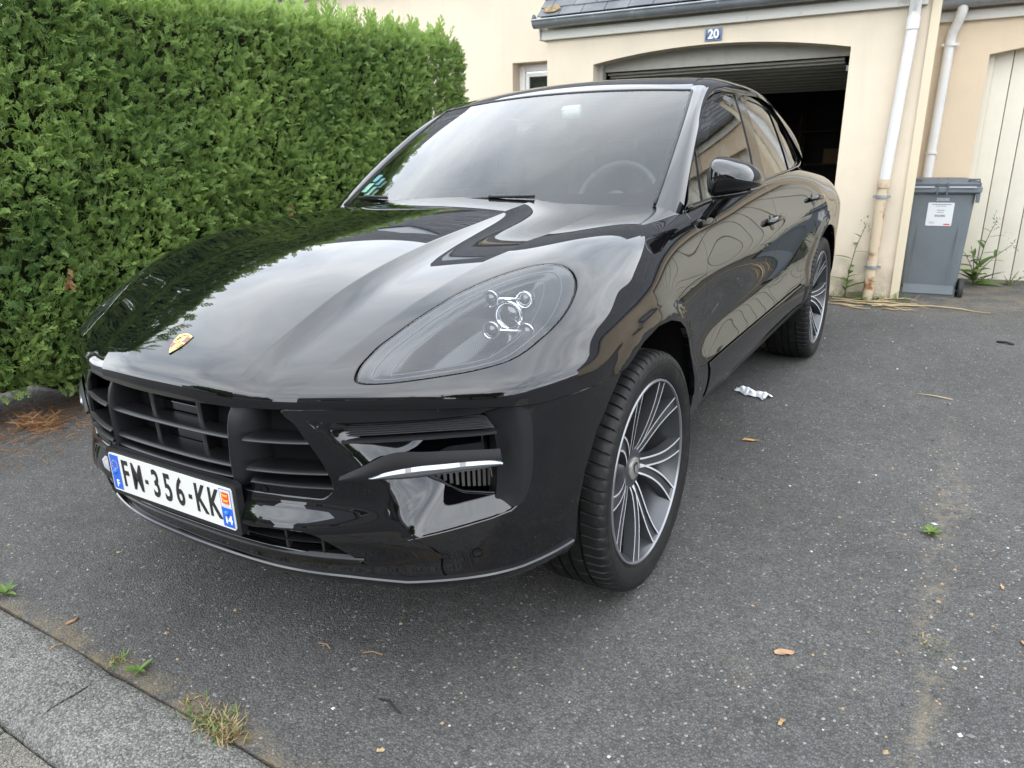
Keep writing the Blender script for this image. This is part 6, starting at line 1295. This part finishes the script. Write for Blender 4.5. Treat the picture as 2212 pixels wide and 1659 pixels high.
# ------------------------------------------------------------------ litter, leaves and twigs
def dry_leaf(loc,rz,L_,W,col,label,seed):
    rs=np.random.default_rng(seed); V,T,tp=leaf_geo(L_,W,.02,.18,7); V=V+np.stack([rs.normal(size=len(V))*.001,np.zeros(len(V)),np.abs(rs.normal(size=len(V)))*.003+.003],1); V[:,2]-=V[:,2].min()-.002
    o=bigmesh('fallen_leaf',V,T,mat('dry_leaf%d'%seed,col,.7,0,.3,var=(60,tuple(c*.55 for c in col),.45,.7)),None,True); o.location=loc; o.rotation_euler=(0,0,rz); tag(o,label,'leaf','fallen leaves on the driveway')
dry_leaf((.915,1.24,0),-1.2,.075,.030,(.42,.24,.09),'orange dry leaf on the asphalt beside the front wheel',61)
dry_leaf((1.375,-.185,0),-1.0,.055,.030,(.36,.22,.13),'pinkish brown torn leaf on the right of the driveway',62)
dry_leaf((.655,-.965,0),-.9,.020,.013,(.38,.28,.15),'small pale oval leaf near the bottom picture edge',63)
dry_leaf((1.44,-.44,0),-.4,.030,.012,(.34,.22,.11),'small brown leaf fragment below the torn leaf',64)
dry_leaf((1.95,.15,0),.6,.03,.014,(.40,.22,.12),'reddish leaf bit near the right picture edge',65)
dry_leaf((1.90,.42,0),.2,.03,.012,(.40,.25,.14),'second reddish leaf bit near the right picture edge',66)
dry_leaf((.60,.55,.0),.9,.022,.014,(.48,.26,.08),'tiny orange leaf stuck at the rear foot of the front wheel arch',67)
def twig(name,pts,r,label,col=(.22,.13,.07),cat='twig',group='twigs on the driveway'):
    mb=MB(); mb.tube(pts,r,6); o=mb.build(name,mat('twig_%d'%int(col[0]*1000),col,.8),None,True); tag(o,label,cat,group)
twig('black_strip',[(.545,-.835,.004),(.575,-.828,.006),(.605,-.842,.005),(.63,-.845,.003)],[.002,.0035,.0035,.002],'thin black rubber strip on the asphalt in front of the bumper',(.01,.01,.01),'strip',None)
twig('twig',[(.24,-.75,.003),(.27,-.744,.005),(.29,-.752,.003)],.0022,'short brown twig left of the black strip')
twig('twig',[(.385,-.72,.003),(.41,-.705,.006),(.44,-.70,.003)],.0022,'curved brown twig nearest the bumper')
twig('twig',[(-.52,-1.06,.003),(-.51,-1.04,.007),(-.52,-1.025,.003)],.0045,'stubby brown bark piece by the kerb joint',(.25,.14,.07))
twig('twig',[(-.42,-1.12,.010),(-.43,-1.135,.011),(-.425,-1.155,.010)],.0025,'thin reddish twig lying on the kerb')
twig('twig',[(1.56,2.25,.003),(1.64,2.24,.006),(1.72,2.22,.003)],.004,'pale straight twig on the far right asphalt',(.36,.28,.18))
twig('twig',[(1.93,3.55,.004),(1.98,3.53,.012),(2.02,3.51,.004)],.008,'small black twig on the far right asphalt',(.02,.02,.02))
# dry stalk heap in front of the garage pier
hs=empty('dry_stalks',(1.2,4.45,0)); tag(hs,'tangle of straw-coloured dry stalks on the asphalt before the garage pier','dry stalks'); rs=np.random.default_rng(71)
STRAW=mat('straw',(.42,.33,.19),.8,0,.2,var=(6,(.28,.19,.10),.4,.7))
for i in range(11):
    x0=rs.uniform(-.45,.15); y0=rs.uniform(-.12,.22); a=rs.uniform(-.5,.35); L_=rs.uniform(.25,.65); bend=rs.uniform(-.15,.15); pts=[(x0+L_*t*math.cos(a)-bend*t*t*math.sin(a),y0+L_*t*math.sin(a)+bend*t*(1-t)*2,.006+.012*rs.uniform(0,1)) for t in np.linspace(0,1,7)]
    mb=MB(); mb.tube(pts,[.006]*5+[.004,.002],5); mb.build('stalk',STRAW,hs,True,local=True)
# white wrapper beside the sill
WR=mat('crumpled_wrapper',(.70,.71,.74),.35,0,.5,var=(30,(.55,.57,.62),.5,.7)); rs=np.random.default_rng(72); V=[];F=[]; n=14; m_=8
for i in range(n):
    for j in range(m_): V.append(((i/(n-1)-.5)*.20,(j/(m_-1)-.5)*.085+.01*math.sin(i*.8),.004+.020*abs(math.sin(i*1.3+j*.9))*abs(math.sin(j*.45))+rs.uniform(0,.006)))
for i in range(n-1):
    for j in range(m_-1): F.append((i*m_+j,(i+1)*m_+j,(i+1)*m_+j+1,i*m_+j+1))
o=meshobj('wrapper',V,F,WR,None,False); o.location=(.80,1.905,.001); o.rotation_euler=(0,0,-.45); tag(o,'crumpled white plastic wrapper on the asphalt under the car sill','wrapper')
# fallen brown needles under the hedge
rs=np.random.default_rng(73); nd=[(np.array([(-.0012,0,0),(.0012,0,0),(.001,.5,.02),(-.001,.5,.02),(0,1,-.05)])*np.array([1,.06,.06]),np.array([(0,1,2),(0,2,3),(3,2,4)]),np.array([0,0,.4,.4,1.]))]
n=6500; P=np.stack([rs.normal(-2.80,.36,n),rs.uniform(-.85,.8,n)*1.0,np.abs(rs.normal(0,.010,n))+.003],1); a=rs.uniform(0,6.28,n); V,T,ti,tp=scatter(nd,P,np.stack([np.cos(a),np.sin(a),rs.normal(size=n)*.2],1),np.tile([0,0,1.],(n,1))+rs.normal(size=(n,3))*.3,rs.uniform(.5,1.4,n),rs.uniform(0,1,n),rs)
o=bigmesh('needle_litter',V,T,DEADM,None,False,attr={'tint':ti,'tip':tp}); tag(o,'brown dead needles strewn on the ground under the hedge','needles',kind='stuff')
n=260; c=np.array([-2.50,-.17,0]); P=c+rs.normal(size=(n,3))*np.array([.07,.04,0])+np.stack([np.zeros(n),np.zeros(n),np.abs(rs.normal(0,.02,n))+.004],1); a=rs.uniform(0,6.28,n); V,T,ti,tp=scatter(nd,P,np.stack([np.cos(a),np.sin(a),rs.uniform(-.2,.6,n)],1),rs.normal(size=(n,3)),rs.uniform(1.0,2.2,n),rs.uniform(.3,1,n),rs)
o=bigmesh('dead_branch',V,T,DEADM,None,False,attr={'tint':ti,'tip':tp}); tag(o,'orange-brown dead conifer branch on the ground at far left','dead branch')
# loose grit: thousands of tiny stones and crumbs on the asphalt
rs=np.random.default_rng(74); n=5200; P=np.stack([rs.uniform(-1.6,2.9,n),rs.uniform(-1.05,4.3,n),np.zeros(n)],1); k=600; P[:k]=np.stack([1.73+rs.normal(size=k)*.09,rs.uniform(-.6,1.6,k),np.zeros(k)],1); s=rs.gamma(2.2,.0009,n)+.0011; 
ob=np.array([(1,0,0),(-1,0,0),(0,1,0),(0,-1,0),(0,0,.8),(0,0,-.4)]); of=np.array([(0,2,4),(2,1,4),(1,3,4),(3,0,4),(2,0,5),(1,2,5),(3,1,5),(0,3,5)]); a=rs.uniform(0,6.28,n); sh=rs.uniform(.6,1.4,(n,3)); W=ob[None]*sh[:,None,:]*s[:,None,None]; X=W[:,:,0]*np.cos(a)[:,None]-W[:,:,1]*np.sin(a)[:,None]; Y=W[:,:,0]*np.sin(a)[:,None]+W[:,:,1]*np.cos(a)[:,None]; W[:,:,0],W[:,:,1]=X,Y; W+=P[:,None,:]; T=(of[None]+(np.arange(n)*6)[:,None,None]).reshape(-1,3); mi=np.repeat(rs.choice(4,n,p=[.06,.20,.46,.28]),8)
o=bigmesh('loose_grit',W.reshape(-1,3),T,[mat('grit_pale',(.42,.41,.38),.8),mat('grit_tan',(.28,.19,.10),.8),mat('grit_grey',(.12,.12,.12),.8),mat('grit_dark',(.03,.03,.03),.7)],None,False,mi=mi); tag(o,'loose grit and small stones scattered over the driveway','grit',kind='stuff')
